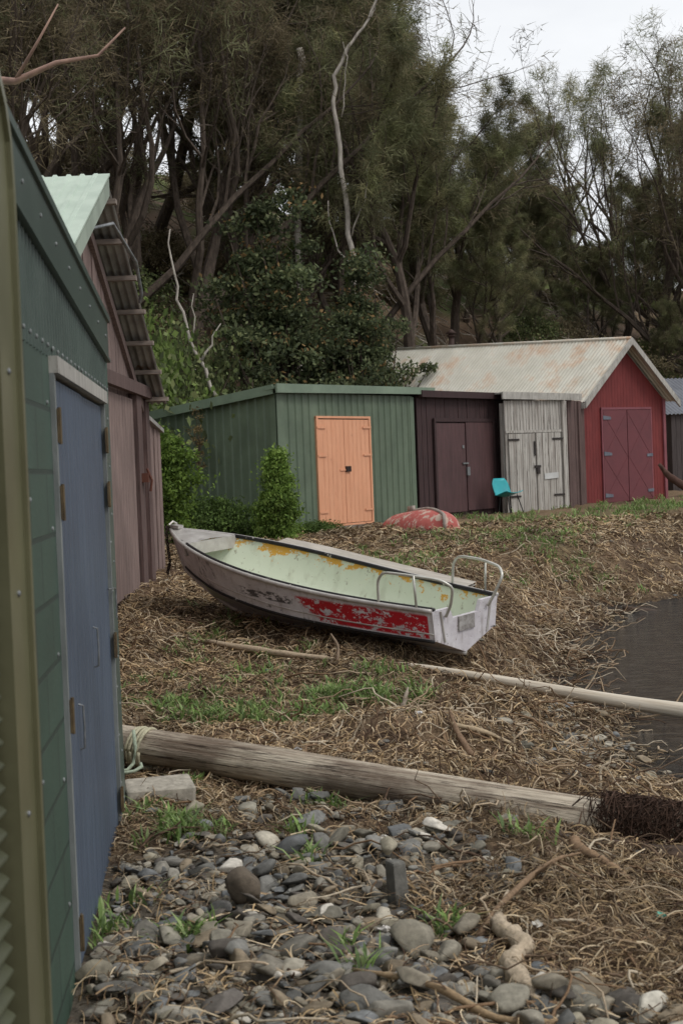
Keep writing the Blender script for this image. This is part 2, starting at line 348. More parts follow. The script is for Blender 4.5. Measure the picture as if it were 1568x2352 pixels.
branch('driftwood_branch',[z(-.08,11.0,.02),z(-.06,11.05,.16),z(-.12,11.1,.26)],[.013,.011,.006],(132,114,96))
branch('driftwood_branch',[z(6.5,25,.2),z(6.1,25,.5),z(5.75,25,.75),z(5.6,25,.95)],[.09,.08,.06,.03],(80,60,52))
branch('driftwood_branch',[z(3.3,16.9,.08),z(3.7,16.8,.1),z(4.4,16.9,.12)],[.03,.05,.03],(80,68,60))
branch('driftwood_branch',[z(-1.2,12.2,.05),z(-.6,11.6,.06),z(-.1,11.2,.04)],[.02,.028,.015],(176,158,134))
# logs
def logo(name,P,Q,r0,r1,mat,parent=None,n=60,sides=36):
    P=Vector(P);Q=Vector(Q);L=(Q-P).length;t=np.linspace(0,1,n)
    pts=np.stack([t*L,.012*np.sin(t*7),.01*np.sin(t*5+1)],1)
    V,F=tube(pts,r0*(1-t)+r1*t,sides)
    a=np.arctan2(V[:,2],V[:,1]); 
    rr=1+.07*(fbm(V[:,0]*2+5,a*1.5+9,3)-.5)+.07*(vn(V[:,0]*.7+3,a*6+20,4)-.5)
    V[:,1:]*=rr[:,None]
    me=fastmesh(name,V,F,[mat],None,None,True); o=obj(name,me)
    o.matrix_world=Matrix.Translation(P)@(Q-P).to_track_quat('X','Z').to_matrix().to_4x4()
    return o
m,nt,b_=nm('log_wood_mat')
ng=noise(nt,coords(nt,(.35,10,10)),3.0,8,.7);nf_=noise(nt,coords(nt,(1.2,34,34)),3,6,.7);nb_=noise(nt,coords(nt,(1,2,2)),1.6,5,.6)
col=mix(nt,rng(nt,ng,.34,.58),lin(130,114,98),lin(214,201,180));col=mix(nt,rng(nt,nb_,.48,.62,0,.7),col,lin(98,80,67))
col=mix(nt,rng(nt,nf_,.55,.63,0,.85),col,lin(50,40,34));col=mix(nt,rng(nt,ng,.64,.68),col,lin(54,43,36))
nt.links.new(col,b_.inputs['Base Color']);b_.inputs['Roughness'].default_value=.85;b_.inputs['Specular IOR Level'].default_value=.15
bump(nt,b_,mth(nt,'ADD',ng,nf_),.9,.014);logm=m
polem=M('bleached_wood_mat',lin(222,212,194),lin(186,172,152),3,(.6,20,20),.8,.5,.006,dirt=.1)
L1=(-1.6,8.08,.19);L2=(1.08,6.42,.105);L3=(2.2,5.75,-.03)
lg=logo('driftwood_log',L1,L3,.098,.092,logm)
logo('bleached_pole',(.42,11.3,g1(.42,11.3)+.03),(2.6,9.35,-.09),.022,.058,polem)
logo('rotten_log',(.75,6.3,-.04),(1.5,5.95,-.05),.05,.06,M('rotten_mat',lin(94,76,62),lin(60,48,40),4,(1,8,8)))
def ring_on_log(t,r,tw=0,n=28,a0=0,a1=2*math.pi,drift=0):
    P=np.array(L1)*(1-t)+np.array(L3)*t; d=np.array(L3)-np.array(L1);d/=np.linalg.norm(d)
    u=np.cross(d,[0,0,1]);u/=np.linalg.norm(u);w_=np.cross(u,d);a=np.linspace(a0,a1,n)
    return P+np.outer(np.cos(a)*r,u)+np.outer(np.sin(a)*r,w_)+np.outer(np.linspace(0,drift,n)+tw*np.sin(a*2),d)
A=Acc()
for i in range(4): A.add(*tube(ring_on_log(.112+i*.006,.106+.004*(i%2),.01,32,drift=.016),.010,6),col=lin(178,172,146))
P0=ring_on_log(.118,.11)[6]
tail=[P0+np.array(v) for v in[(0,-.2,.03),(.01,-.23,-.06),(.0,-.24,-.14),(-.03,-.27,-.17),(-.07,-.3,-.165),(-.05,-.36,-.17),(.02,-.35,-.16),(.05,-.3,-.15),(.04,-.26,-.14)]]
A.add(*tube(tail,.010,6),col=lin(155,165,145)); A.build('rope_coil',wood_v,smooth=True)
# tangled net / weed: crossing irregular strands hugging the log and trailing onto the ground
A=Acc()
LP=np.array(L1);LD=np.array(L3)-LP;Ld=LD/np.linalg.norm(LD);Lu=np.cross(Ld,[0,0,1]);Lu/=np.linalg.norm(Lu);Lw=np.cross(Lu,Ld)
for i in range(620):
    m_=8;t0=.722+rs.rand()*.085;a0=rs.uniform(0,6.3)
    tt=t0+np.cumsum(rs.normal(0,.006,m_));aa=a0+np.cumsum(rs.normal(0,.5,m_));rr_=.102+np.abs(np.cumsum(rs.normal(0,.006,m_)))
    P=LP+np.outer(tt,LD)+(np.cos(aa)*rr_)[:,None]*Lu+(np.sin(aa)*rr_)[:,None]*Lw
    A.add(*tube(P,rs.uniform(.0014,.0034),4),col=np.array(lin(68,52,43))*rs.uniform(.45,1.5))
for i in range(16):
    p=ring_on_log(.735+rs.rand()*.06,.118,0,12)[rs.randint(2,8)]
    A.add(i2[0]*np.array([.008,.005,.011])+p,i2[1],lin(150,120,64))
for i in range(340):
    p=ring_on_log(.73+rs.rand()*.16,.11,0,24)[rs.randint(8,22)]; q_=p+np.array([rs.normal()*.16,-abs(rs.normal())*.12,0]); q_[2]=g1(q_[0],q_[1])+.01
    P=np.linspace(p,q_,6)+np.cumsum(rs.normal(0,.014,(6,3)),0);P[:,2]=np.maximum(P[:,2],gz(P[:,0],P[:,1])+.004)
    A.add(*tube(P,rs.uniform(.0015,.0032),4),col=np.array(lin(76,59,48))*rs.uniform(.5,1.6))
A.build('tangled_fishing_net',wood_v)
# ------------------------------------------------------------------ grass
A_V=[];A_C=[]
gp=np.array([lin(120,144,78),lin(138,164,96),lin(98,120,64),lin(156,174,116),lin(112,132,86)])
for mx,my,rx,ry,kk in GRASS:
    K=kk*7; 
    cl=rs.randint(0,max(4,K//16),K); cx=mx+rs.normal(0,.85,K)[cl]*rx; cy=my+rs.normal(0,1.3,K)[cl]*ry
    x=cx+rs.normal(0,.025,K)*(1+my*.03);y=cy+rs.normal(0,.025,K)*(1+my*.03)
    ok=(x>leftx(y)+.02)&(x<shore(y)-.1);x=x[ok];y=y[ok];K=len(x)
    sc_=1+my*.02; h=rs.uniform(.015,.085,K)*sc_;a=rs.uniform(0,6.3,K);w=rs.uniform(.002,.008,K)*sc_
    le=rs.uniform(.3,1.6,K)*h; zz=gz(x,y)+.008
    b0=np.stack([x-np.sin(a)*w*.6,y+np.cos(a)*w*.6,zz],-1);b1=np.stack([x+np.sin(a)*w*.6,y-np.cos(a)*w*.6,zz],-1)
    mx_,my_=x+np.cos(a)*le*.5,y+np.sin(a)*le*.5
    m0=np.stack([mx_-np.sin(a)*w,my_+np.cos(a)*w,zz+h*.7],-1);m1=np.stack([mx_+np.sin(a)*w,my_-np.cos(a)*w,zz+h*.7],-1)
    tp=np.stack([x+np.cos(a)*le*1.1,y+np.sin(a)*le*1.1,zz+h],-1)
    A_V.append(np.stack([b0,b1,m0,m1,tp],1).reshape(-1,3)); A_C.append(np.repeat(gp[rs.randint(5,size=K)]*rs.uniform(.7,1.15,K)[:,None],5,0))
V=np.concatenate(A_V);n=len(V)//5;i=(np.arange(n)*5)[:,None]
F=np.concatenate([i+np.array([[0,1,3]]),i+np.array([[0,3,2]]),i+np.array([[2,3,4]])])
leaf_mat=VM('leaf_mat',.7,.15,20,0,spec=.2,trans=.35)
obj('grass_tufts',fastmesh('grass_tufts',V,F,[leaf_mat],np.concatenate(A_C)))
# ------------------------------------------------------------------ plants
bark=M('bark_mat',lin(98,86,76),lin(62,53,46),6,(3,3,.8),.9,.7,.02,dirt=.1)
palebark=M('dead_wood_mat',lin(190,182,170),lin(138,130,122),5,(3,3,.8),.85,.4,dirt=.1)
def leaves(acc,P,size,cols,r,elong=1.8,mi=1):
    n=len(P);d=r.normal(size=(n,3));d/=np.linalg.norm(d,axis=1)[:,None]
    e=np.cross(d,r.normal(size=(n,3)));e/=np.linalg.norm(e,axis=1)[:,None]
    s=size*r.uniform(.6,1.4,n)[:,None]
    V=np.stack([P-d*s*elong,P-e*s,P+d*s*elong,P+e*s],1).reshape(-1,3)
    i=(np.arange(n)*4)[:,None];F=np.concatenate([i+np.array([[0,1,2]]),i+np.array([[0,2,3]])])
    acc.add(V,F,np.repeat(cols,4,0),mi)
def shrub_mesh(name,seed,rx,ry,rz,nclump,nl,size,pal,base=0,cone=0,topc=None,cs=None,irr=.35):
    r=np.random.RandomState(seed);A=Acc();ang=r.uniform(0,6.3,nclump);u=r.rand(nclump)**.45;h=r.rand(nclump)
    prof=(1-h)**.8 if cone else np.sqrt(np.clip(1-(h*1.9-.9)**2,0.05,1))
    prof=prof*(1+irr*np.sin(ang*3+h*9+seed)*(0 if cone else 1))
    C=np.stack([np.cos(ang)*u*prof*rx,np.sin(ang)*u*prof*ry,base+h*rz*(1+irr*.5*np.cos(ang*2+1)*(0 if cone else 1))],1)
    for c in C[:min(80,nclump)]:
        t=np.linspace(0,1,5)[:,None];P=np.array([[0,0,0]])*(1-t)+c*t;P[:,2]=c[2]*t[:,0]**.8;P+=r.normal(0,.03*rx,P.shape)*t
        A.add(*tube(P,np.linspace(.03,.006,5)*max(rx,.4),4),col=lin(70,60,50),mi=0)
    cs=cs or (.17*(rx*rz)**.5 if not cone else .08)
    k=nl//nclump; P=np.repeat(C,k,0)+r.normal(0,1,(nclump*k,3))*cs*np.repeat(r.uniform(.5,1.3,nclump),k)[:,None]*np.array([1,1,.6])
    P[:,2]=np.maximum(P[:,2],.02)
    pal=np.array([lin(*p) for p in pal]);cc=pal[r.randint(len(pal),size=len(P))]*np.repeat(r.uniform(.55,1.3,nclump),k)[:,None]
    if topc is not None:
        up=(P[:,2]-np.repeat(C[:,2],k))>cs*.5; sel=up&(r.rand(len(P))<.4)&np.repeat(r.rand(nclump)<.5,k); cc[sel]=np.array(lin(*topc))*r.uniform(.7,1.1,sel.sum())[:,None]
    leaves(A,P,size,cc,r); return A.mesh(name,[bark,leaf_mat])
def tree_mesh(name,seed,H=10,nl=(10,7,5),tuft=55,spread=1.0,droop=.25,trunk_r=.2,pal=None,lean=0,first=.22,len_=.34,sw=.0085,bare=0,limb=.5,tl=.85):
    r=np.random.RandomState(seed);A=Acc();tips=[]
    def grow(p,d,L,rad,lvl):
        ns=(10,8,5,4)[lvl];P=[p];dd=d.copy()
        for i in range(ns):
            dd=dd+r.normal(0,(.12,.15,.2,.25)[lvl],3)+np.array([0,0,(.03,.12,.1,.02)[lvl]]);dd/=np.linalg.norm(dd)
            P.append(P[-1]+dd*L/ns)
        P=np.array(P);rr=rad*(1-np.linspace(0,1,ns+1)**1.1*.78)
        A.add(*tube(P,rr,(8,6,4,3)[lvl],False),col=(1,1,1),mi=0)
        if lvl==3: tips.append(P);return
        k=nl[lvl];f0=(first,.3,.15)[lvl]
        for i in range(k):
            f=f0+(1-f0)*(i+r.rand())/k;ii=min(int(f*ns),ns-1);fr=f*ns-ii;pp=P[ii]*(1-fr)+P[ii+1]*fr
            dp=P[ii+1]-P[ii];dp/=np.linalg.norm(dp)
            e=r.normal(size=3);e-=dp*e.dot(dp);e/=np.linalg.norm(e)
            an=r.uniform(.5,1.0)*(spread if lvl==0 else .85)
            nd=dp*math.cos(an)+e*math.sin(an)
            l=(H*limb*(1-.5*f) if lvl==0 else L*.48*(1-.35*f))*r.uniform(.75,1.2)
            grow(pp,nd,l,rr[ii]*(.6 if lvl==0 else .48),lvl+1)
        grow(P[-1],dd,L*.22,rr[-1],min(lvl+1,3))
    grow(np.array([0,0,-.4]),np.array([math.sin(lean),0,math.cos(lean)]),H*tl,trunk_r,0)
    pal=np.array([lin(*p) for p in pal]);pts=[];dirs=[];cols=[]
    for P in tips:
        if r.rand()<bare: continue
        k=int(tuft*r.uniform(.5,1.5));t=r.rand(k)*3.99;i=t.astype(int);f=(t-i)[:,None]
        i=np.minimum(i,len(P)-2);pts.append(P[i]*(1-f)+P[i+1]*f+r.normal(0,.09,(k,3)))
        d=(P[-1]-P[0]);d/=np.linalg.norm(d)+1e-6
        dirs.append(d*.55+r.normal(0,.5,(k,3))+np.array([0,0,-droop])); cols.append(np.tile(pal[r.randint(len(pal))]*r.uniform(.6,1.3),(k,1))*r.uniform(.8,1.2,(k,1)))
    P=np.concatenate(pts);D=np.concatenate(dirs);D/=np.linalg.norm(D,axis=1)[:,None];n=len(P)
    l=(len_*r.uniform(.5,1.2,n))[:,None];e=np.cross(D,r.normal(size=(n,3)));e/=np.linalg.norm(e,axis=1)[:,None];e*=sw
    V=np.stack([P-e,P+e,P+D*l+np.array([0,0,-1])*l*.12],1).reshape(-1,3);F=np.arange(n*3).reshape(-1,3)
    A.add(V,F,np.repeat(np.concatenate(cols),3,0),1)
    return A.mesh(name,[bark,leaf_mat])
so=[(134,137,96),(116,120,88),(152,148,110),(108,108,80),(126,120,92)]
so2=[(124,112,88),(106,97,76),(114,115,84),(134,122,96)]
TV=[tree_mesh('she_oak_a',1,pal=so,tuft=95,nl=(11,7,5)),
    tree_mesh('she_oak_b',2,pal=so,nl=(12,7,5),tuft=75,spread=1.1,trunk_r=.17),
    tree_mesh('she_oak_c',3,pal=so2,nl=(8,8,6),tuft=36,spread=.75,bare=.45,trunk_r=.17,first=.1,limb=.8,tl=.6),
    tree_mesh('she_oak_d',4,pal=so2,nl=(8,8,6),tuft=32,spread=.7,bare=.5,lean=.25,trunk_r=.18,first=.12,limb=.8,tl=.62),
    tree_mesh('she_oak_e',5,pal=so,nl=(9,8,5),tuft=85,spread=1.0,lean=.1,first=.3,trunk_r=.2,limb=.55),
    tree_mesh('she_oak_f',6,pal=so,nl=(7,7,6),tuft=34,spread=.6,bare=.55,first=.15,trunk_r=.15,limb=.75,tl=.65)]
def tree(v,x,y,s,rz=None,sx=1):
    o=obj('she_oak_tree',TV[v],None,(x,y,g1(x,y)-.15)); o.scale=(s*sx,s*sx,s); o.rotation_euler=(0,0,random.uniform(0,6.3) if rz is None else rz)
for v,x,y,s,*rest in[(2,-7.6,34,1.25),(3,-6.2,35,1.3,.3),(2,-5.2,37,1.3),(3,-4.2,36.5,1.3,0.1),(3,-3.2,39,1.3,.5),(2,-2.3,37.5,1.2),(0,-1.5,42,1.25),(3,-.6,38.5,1.15,.2),
   (4,1.9,39.5,1.08,0.2),(0,3.0,41.5,.98,2.0),(0,.5,44,1.2),(3,-8.6,39,1.4,.2),(0,-6.8,43,1.4),(1,-3,47,1.4),(1,.2,50,1.0),(1,-10,44,1.5),(2,-11,38,1.4),(0,-8,50,1.5),(0,-1.5,56,1.3),
   (1,-.5,46,1.2),(0,-4.5,52,1.4),(1,-5.4,44,1.3),(4,3.6,44,.85,1),
   (5,10.2,51,1.15),(5,11.4,49,1.3),(2,12.8,52,1.25),(3,13.6,47,1.25,3),(5,9.2,56,.95),(4,12.6,50,.85),(2,15,46,1.2),(1,18,56,1.3),(1,20,50,1.4),
   (1,4.6,50,.72),(0,5.6,52,.62),(1,6.6,54,.52),(0,7.6,52,.48),(1,8.6,55,.45),(0,5.2,46,.5),(1,6.6,47,.36),(0,9.5,50,.44),(1,11.5,53,.55),(0,13,55,.65),(1,4.2,44,.5),(0,8.2,48,.42),(1,10.4,47,.4),(4,7.2,50,.5),
   (0,-13,50,1.6),(1,-15,42,1.5),(0,-14,36,1.3),(2,-10,32,1.2),(1,-13,28,1.1)]:
    tree(v,x,y,s,*rest)
for i in range(16):
    y=rs.uniform(62,85);x=rs.uniform(-.32,.4)*y
    s=rs.uniform(1.1,1.4)
    if .01<x/y<.24: s=rs.uniform(.35,.5)
    tree(rs.randint(2),x,y,s)
SH=[shrub_mesh('shrub_a',11,1.6,1.6,2.2,90,12000,.03,[(116,128,82),(98,108,70),(134,140,94),(88,96,66)]),
    shrub_mesh('shrub_b',12,1.8,1.5,1.6,80,10000,.028,[(140,128,98),(120,108,84),(110,102,76),(150,138,110)]),
    shrub_mesh('shrub_c',13,1.4,1.5,1.8,80,12000,.028,[(116,136,72),(130,148,82),(98,116,64)])]
def shrub(v,x,y,s,name='shrub',dz=-.1,sz=1):
    o=obj(name,SH[v],None,(x,y,g1(x,y)+dz));o.scale=(s,s,s*sz);o.rotation_euler=(0,0,random.uniform(0,6.3))
for i in range(115):
    y=rs.uniform(36,66);x=rs.uniform(-.27,.33)*y
    if hilld(x,y)<1.2: continue
    shrub(rs.randint(3) if rs.rand()<.5 else 1,x,y,rs.uniform(.35,.9))
for v,x,y,s,*sz in[(2,-4.3,29.5,1.1,1.9),(0,-3.5,31.5,1.0,1.7),(2,-3.7,28.4,.8,1.5),(0,-5.2,26,1.4,1.3),(2,-4.9,23.5,.9,1.3),(2,2.6,41,.7),(2,5,41.5,.6),(2,7,44,.7),(0,-2.8,33,.9,1.4),(2,-.3,33.4,.6),(2,1.3,34,.6),(2,1.6,38.5,.8),(2,8.5,46,.7),(1,7.8,43,.5),(1,9.2,45,.5),(0,10.2,47,.6)]: shrub(v,x,y,s,sz=sz[0] if sz else 1)
GM=shrub_mesh('young_gum',21,1.9,1.6,5.6,210,40000,.033,[(98,108,74),(82,92,64),(116,122,86),(72,80,58)],.7,0,(160,130,88),.24,.5)
for x,y,s,rz in[(-1.35,33.9,1.02,.4),(.65,35.0,.84,2.2)]:
    o=obj('young_gum_tree',GM,None,(x,y,g1(x,y)-.3));o.scale=(s,s,s);o.rotation_euler=(0,0,rz)
b1=shrub_mesh('conifer_bush',31,.36,.36,1.3,170,20000,.014,[(116,142,66),(98,124,58),(136,160,82)],.02,1)
o=obj('conical_bush',b1,None,(-1.02,22.9,g1(-1.0,22.9)-.05));o.scale=(1.05,1.05,1.12)
b2=shrub_mesh('hedge_bush',32,.75,.45,.62,110,14000,.015,[(86,108,54),(72,90,46),(104,126,66)],.02)
o=obj('hedge_plant',b2,None,(-2.2,23.6,g1(-2.1,23.6)-.05))
o=obj('hedge_plant',b2,None,(-1.5,23.6,g1(-1.4,23.6)-.1));o.scale=(.6,.7,.5)
o=obj('hedge_plant',b2,None,(-.45,24.2,g1(-.45,24.2)-.1));o.scale=(.8,.7,.45);o.rotation_euler=(0,0,1)
b4=shrub_mesh('leafy_bush',34,.40,.42,1.2,110,13000,.017,[(100,124,54),(84,106,48),(118,142,64)],.02)
o=obj('leafy_bush',b4,None,(-2.55,20.0,g1(-2.5,20)+.4))
b3=shrub_mesh('dry_weed',33,.08,.08,1.0,24,900,.010,[(150,130,92),(124,110,74)],.02)
o=obj('dry_climbing_weed',b3,None,(-2.45,24.9,1.75))
A=Acc()
for i in range(1200):
    y=rs.uniform(35,58);x=rs.uniform(-.24,.3)*y
    if hilld(x,y)<1: continue
    l=rs.uniform(.6,2.8);a=rs.uniform(-.7,.7)+(math.pi if rs.rand()<.5 else 0);x2=x+math.cos(a)*l;y2=y+math.sin(a)*l
    r=rs.uniform(.01,.035)
    stick((x,y,g1(x,y)+.25),(x2,y2,g1(x2,y2)+.25+abs(rs.normal())*.8),r,r*.3,.25,4,7,np.array(lin(*[(178,166,152),(146,132,118),(116,101,90),(196,186,174)][rs.randint(4)])),A)
A.build('fallen_branches',wood_v)
def deadtree(name,paths):
    A=Acc()
    for pts,r0,r1 in paths:
        P=np.array(pts,float);n=len(P);tt=np.linspace(0,n-1,(n-1)*4+1)
        Q=np.stack([np.interp(tt,range(n),P[:,i]) for i in range(3)],1)+rs.normal(0,.03,((n-1)*4+1,3))
        A.add(*tube(Q,np.linspace(r0,r1,len(Q)),7))
    A.build(name,palebark,smooth=True)
deadtree('dead_tree',[([(.75,36.3,2.5),(.6,36.3,6),(.42,36.3,8.2),(.25,36.3,10.4),(.22,36.3,11.6),(.65,36.3,12.3),(1.15,36.3,13.0),(1.45,36.3,14.0),(1.62,36.3,15)],.085,.015),([(1.15,36.3,13.0),(1.35,36.2,13.3),(1.65,36,14.1)],.022,.008),([(.4,36.3,10.6),(.55,36.2,11.7),(.5,36.1,12.4)],.02,.008),([(.6,36.3,6.5),(.1,36,7.4),(-.1,36,8.4)],.03,.01),([(.5,36.3,7.6),(.9,36,8.4),(1.0,36,9.2)],.025,.008)])
deadtree('dead_tree',[([(-1.0,38.2,3),(-.85,38.2,8.5),(-.72,38.2,11.5),(-.6,38.2,12.9)],.09,.10)])
deadtree('dead_tree',[([(-2.4,31,1.0),(-2.6,31,3.2),(-3.1,31,4.6),(-3.4,31,5.8),(-3.5,31,7.0)],.06,.015),([(-2.9,31,4.1),(-2.5,31,4.9)],.035,.01),([(-3.1,31,4.6),(-3.0,30.9,5.6)],.02,.008)])
deadtree('dead_tree',[([(8.9,50,5),(9.3,50,9)],.05,.02)])
gb=M('gum_bark_mat',lin(176,142,124),lin(134,108,98),5,(2,2,2),.7,.3)
A=Acc()
A.add(*tube([(-4.2,10.5,-.2),(-4.1,10.6,2.5),(-3.9,10.5,4.6),(-3.2,10.3,5.1),(-2.65,10.2,5.35),(-2.3,10.1,5.75)],[.22,.18,.12,.09,.07,.04],9))
A.add(*tube([(-3.9,10.5,4.2),(-2.9,10.4,4.5),(-2.5,10.3,4.56),(-2.2,10.2,4.5),(-1.9,10.2,4.62),(-1.6,10.2,4.66),(-1.4,10.2,4.85)],[.05,.04,.035,.026,.018,.012,.006],7))
A.add(*tube([(-2.2,10.2,4.5),(-2.0,10.1,4.75),(-1.85,10.1,5.0)],[.016,.01,.005],5))
A.build('gum_tree',gb,smooth=True)
A=Acc();t=np.linspace(0,1,20);A.add(*tube(np.stack([5+9*t,60+0*t,17.6-2.4*t-.3*np.sin(t*math.pi)],1),.012,4));A.build('power_line',M('wire',(.03,.03,.03)))
# ------------------------------------------------------------------ NEAR GREEN SHED
dkgreen=M('painted_block_mat',lin(66,90,78),lin(56,78,68),6,rough=.6,bs=.4)
m,nt,b_=nm('block_wall_mat'); br=nt.nodes.new('ShaderNodeTexBrick')
tc=nt.nodes.new('ShaderNodeTexCoord');sx=nt.nodes.new('ShaderNodeSeparateXYZ');cx=nt.nodes.new('ShaderNodeCombineXYZ')
nt.links.new(tc.outputs['Object'],sx.inputs[0]);nt.links.new(sx.outputs[1],cx.inputs[0]);nt.links.new(sx.outputs[2],cx.inputs[1]);nt.links.new(cx.outputs[0],br.inputs['Vector'])
br.inputs['Scale'].default_value=1;br.inputs['Brick Width'].default_value=.4;br.inputs['Row Height'].default_value=.2;br.inputs['Mortar Size'].default_value=.008
br.inputs['Color1'].default_value=(*lin(60,82,69),1);br.inputs['Color2'].default_value=(*lin(54,76,63),1);br.inputs['Mortar'].default_value=(*lin(40,56,47),1)
nt.links.new(mix(nt,rng(nt,noise(nt,coords(nt),3),.4,.7,0,.35),br.outputs['Color'],lin(34,46,38)),b_.inputs['Base Color']);b_.inputs['Roughness'].default_value=.55
bump(nt,b_,mth(nt,'SUBTRACT',mth(nt,'MULTIPLY',noise(nt,coords(nt),60),.3),br.outputs['Fac']),.8,.01)
blockm=m
clad=M('green_cladding_mat',lin(84,96,89),lin(72,85,78),5,rough=.45,bs=.1,dirt=.4)
flash=M('green_flashing_mat',lin(72,86,78),lin(63,77,70),3,rough=.35,bs=.05,dirt=.35)
white=M('weathered_trim_mat',lin(188,184,176),lin(150,146,138),5,(4,4,1),.6,.3,c3=lin(118,110,100),t3=.62,s3=6)
frm=M('door_frame_mat',lin(136,140,138),lin(110,114,112),5,(4,4,1),.6,.3)
bluem=M('blue_door_mat',lin(88,100,116),lin(74,85,101),3,(8,8,.6),.5,.25,.004,dirt=.45)
brass=M('brass_mat',lin(120,104,78),lin(84,72,56),20,rough=.5,metal=.5)
steel=M('galv_mat',lin(150,152,152),lin(110,112,112),20,rough=.4,metal=.7)
W=lambda y,o=0:(wallx(y)+o,y)
G=group('green_block_shed',(-2.5,5.3,0))
A=Acc();A.add(*slab(W(3.5),W(4.60),-.3,2.06,-.3,2.06,-.2,0));A.add(*slab(W(6.62),W(6.95),-.3,2.06,-.3,2.06,-.2,0));A.build('block_wall',blockm,G)
A=Acc();A.add(*slab(W(4.60),W(6.62),-.3,2.06,-.3,2.06,-.25,-.06));A.build('door_backing',dkgreen,G)
roofz=lambda y:2.425+(6.95-y)*.056
A=Acc();p=[W(3.5,-.004),W(6.95,-.004)]
A.add(*corr((*p[0],2.05),(*p[1],2.05),(*p[0],roofz(3.5)-.1),(*p[1],roofz(6.95)-.1),.076,.010,'trap'))
A.build('wall_cladding',clad,G)
A=Acc();A.add(*slab(W(3.4),W(6.97),roofz(3.4)-.19,roofz(3.4),roofz(6.97)-.19,roofz(6.97),-.3,.018))
A.add(*slab(W(3.4),W(6.98),roofz(3.4)-.012,roofz(3.4)+.018,roofz(6.98)-.012,roofz(6.98)+.018,-.3,.03))
A.add(*slab(W(3.4),W(6.98),roofz(3.4)-.205,roofz(3.4)-.19,roofz(6.98)-.205,roofz(6.98)-.19,-.3,.026))
A.build('barge_flashing',flash,G)
A=Acc();A.add(*slab(W(3.4),W(6.96),roofz(3.4)-.02,roofz(3.4)+.01,roofz(6.96)-.02,roofz(6.96)+.01,-4,-.31));A.build('roof',flash,G)
A=Acc();A.add(*slab(W(6.96),(wallx(6.96)-4,6.6),-.3,2.35,-.3,2.35,0.0,.12));A.add(*slab(W(3.52),(wallx(3.52)-4,3.2),-.3,2.4,-.3,2.4,-.12,0.0));A.build('side_walls',dkgreen,G)
A=Acc()
A.add(*slab(W(4.60),W(4.64),-.05,2.0,-.05,2.0,-.05,.016));A.add(*slab(W(6.58),W(6.62),-.05,2.0,-.05,2.0,-.05,.016))
o=A.build('door_frame',frm,G)
A=Acc();A.add(*slab(W(4.60),W(6.62),2.0,2.055,2.0,2.055,-.05,.03));A.build('door_head',white,G)
A=Acc();nb=20
for i in range(nb):
    ya=4.648+i*(6.575-4.648)/nb;yb=ya+(6.575-4.648)/nb-.006-(.01 if i==nb//2-1 else 0);j=0 if i<nb//2 else -.006
    A.add(*slab(W(ya),W(yb),.02,1.985,.02,1.985,-.03,.006+j))
o=A.build('double_door',bluem,G);o.modifiers.new('b','BEVEL').width=.003
A=Acc()
for zz in(1.83,1.58,.88,.16):
    for ya,yb in((4.622,4.68),(6.54,6.60)):
        A.add(*slab(W(ya),W(yb),zz-.055,zz+.055,zz-.055,zz+.055,.017,.022));yc=4.645 if ya<5 else 6.578
        A.add(*tube([(*W(yc,.024),zz-.06),(*W(yc,.024),zz+.06)],.006,8))
A.build('hinges',brass,G)
A=Acc()
for yy,zz in((5.0,.78),(5.68,.98)):
    x0=wallx(yy)
    A.add(*tube([(x0+.005,yy,zz+.08),(x0+.022,yy,zz+.075),(x0+.024,yy,zz),(x0+.022,yy,zz-.075),(x0+.005,yy,zz-.08)],.004,6))
A.add(*tube([(*W(6.45,.01),1.15),(*W(6.5,.03),1.15),(*W(6.62,.03),1.14),(*W(6.63,.03),1.0)],.004,6))
A.build('handles',steel,G)
A=Acc()
def bolt(yy,zz,o): A.add(i2[0]*np.array([.005,.008,.008])+np.array([wallx(yy)+o,yy,zz]),i2[1])
for i in range(24): bolt(3.7+i*.14,2.085,.008)
for i in range(9): bolt(3.6+i*.4,roofz(3.6+i*.4)-.1,.02)
for i in range(9): bolt(6.75,.2+i*.23,.006);bolt(6.88,.1+i*.23,.006)
for i in range(5): bolt(3.9+.1*(i%2),.4+i*.4,.002);bolt(4.5,.3+i*.4,.002)
A.build('bolts',frm,G)
A=Acc();A.add(*slab(W(6.66),W(6.97),-.1,2.04,-.1,2.04,.0005,.006));A.build('corner_flashing',clad,G)
# ------------------------------------------------------------------ NEAREST OLIVE SHED
olive=M('olive_metal_mat',lin(124,122,94),lin(108,106,80),3,rough=.3,bs=.05,dirt=.4,metal=.25)
dark=M('dark_gap_mat',(.012,.012,.012))
G=group('olive_metal_shed',(-1.8,2.2,0))
prof=[(3.30,-.3),(3.30,2.32),(3.288,2.43),(3.25,2.51),(3.18,2.58),(3.06,2.63),(2.9,2.66),(2.4,2.70)]
def strip(prof,x0,x1,w):
    P=np.array(prof);T=np.gradient(P,axis=0);T/=np.linalg.norm(T,axis=1)[:,None];Nn=np.stack([-T[:,1],T[:,0]],1)
    Q=P+Nn*w; A_=Acc();n=len(P)
    for i in range(n-1):
        c=[(x0,*P[i]),(x1,*P[i]),(x1,*Q[i]),(x0,*Q[i]),(x0,*P[i+1]),(x1,*P[i+1]),(x1,*Q[i+1]),(x0,*Q[i+1])]
        A_.add(*hexa(c))
    return A_
A=strip(prof,-.80,-.734,.20);A.build('corner_flashing',olive,G)
A=strip([(p_[0]+.004,p_[1]+.004) for p_ in prof],-.738,-.722,.022);A.build('flashing_lip',olive,G)
A=strip([(p_[0]-.17,p_[1]-.16 if p_[1]>2 else p_[1]) for p_ in prof],-.76,-.728,.03);A.build('inner_flashing',olive,G)
A=Acc();A.add(*box((-.79,2.0,1.1),(.02,2.2,2.9)));A.add(*box((-1.5,3.2,1.1),(1.36,.04,2.7)));A.build('walls',dark,G)
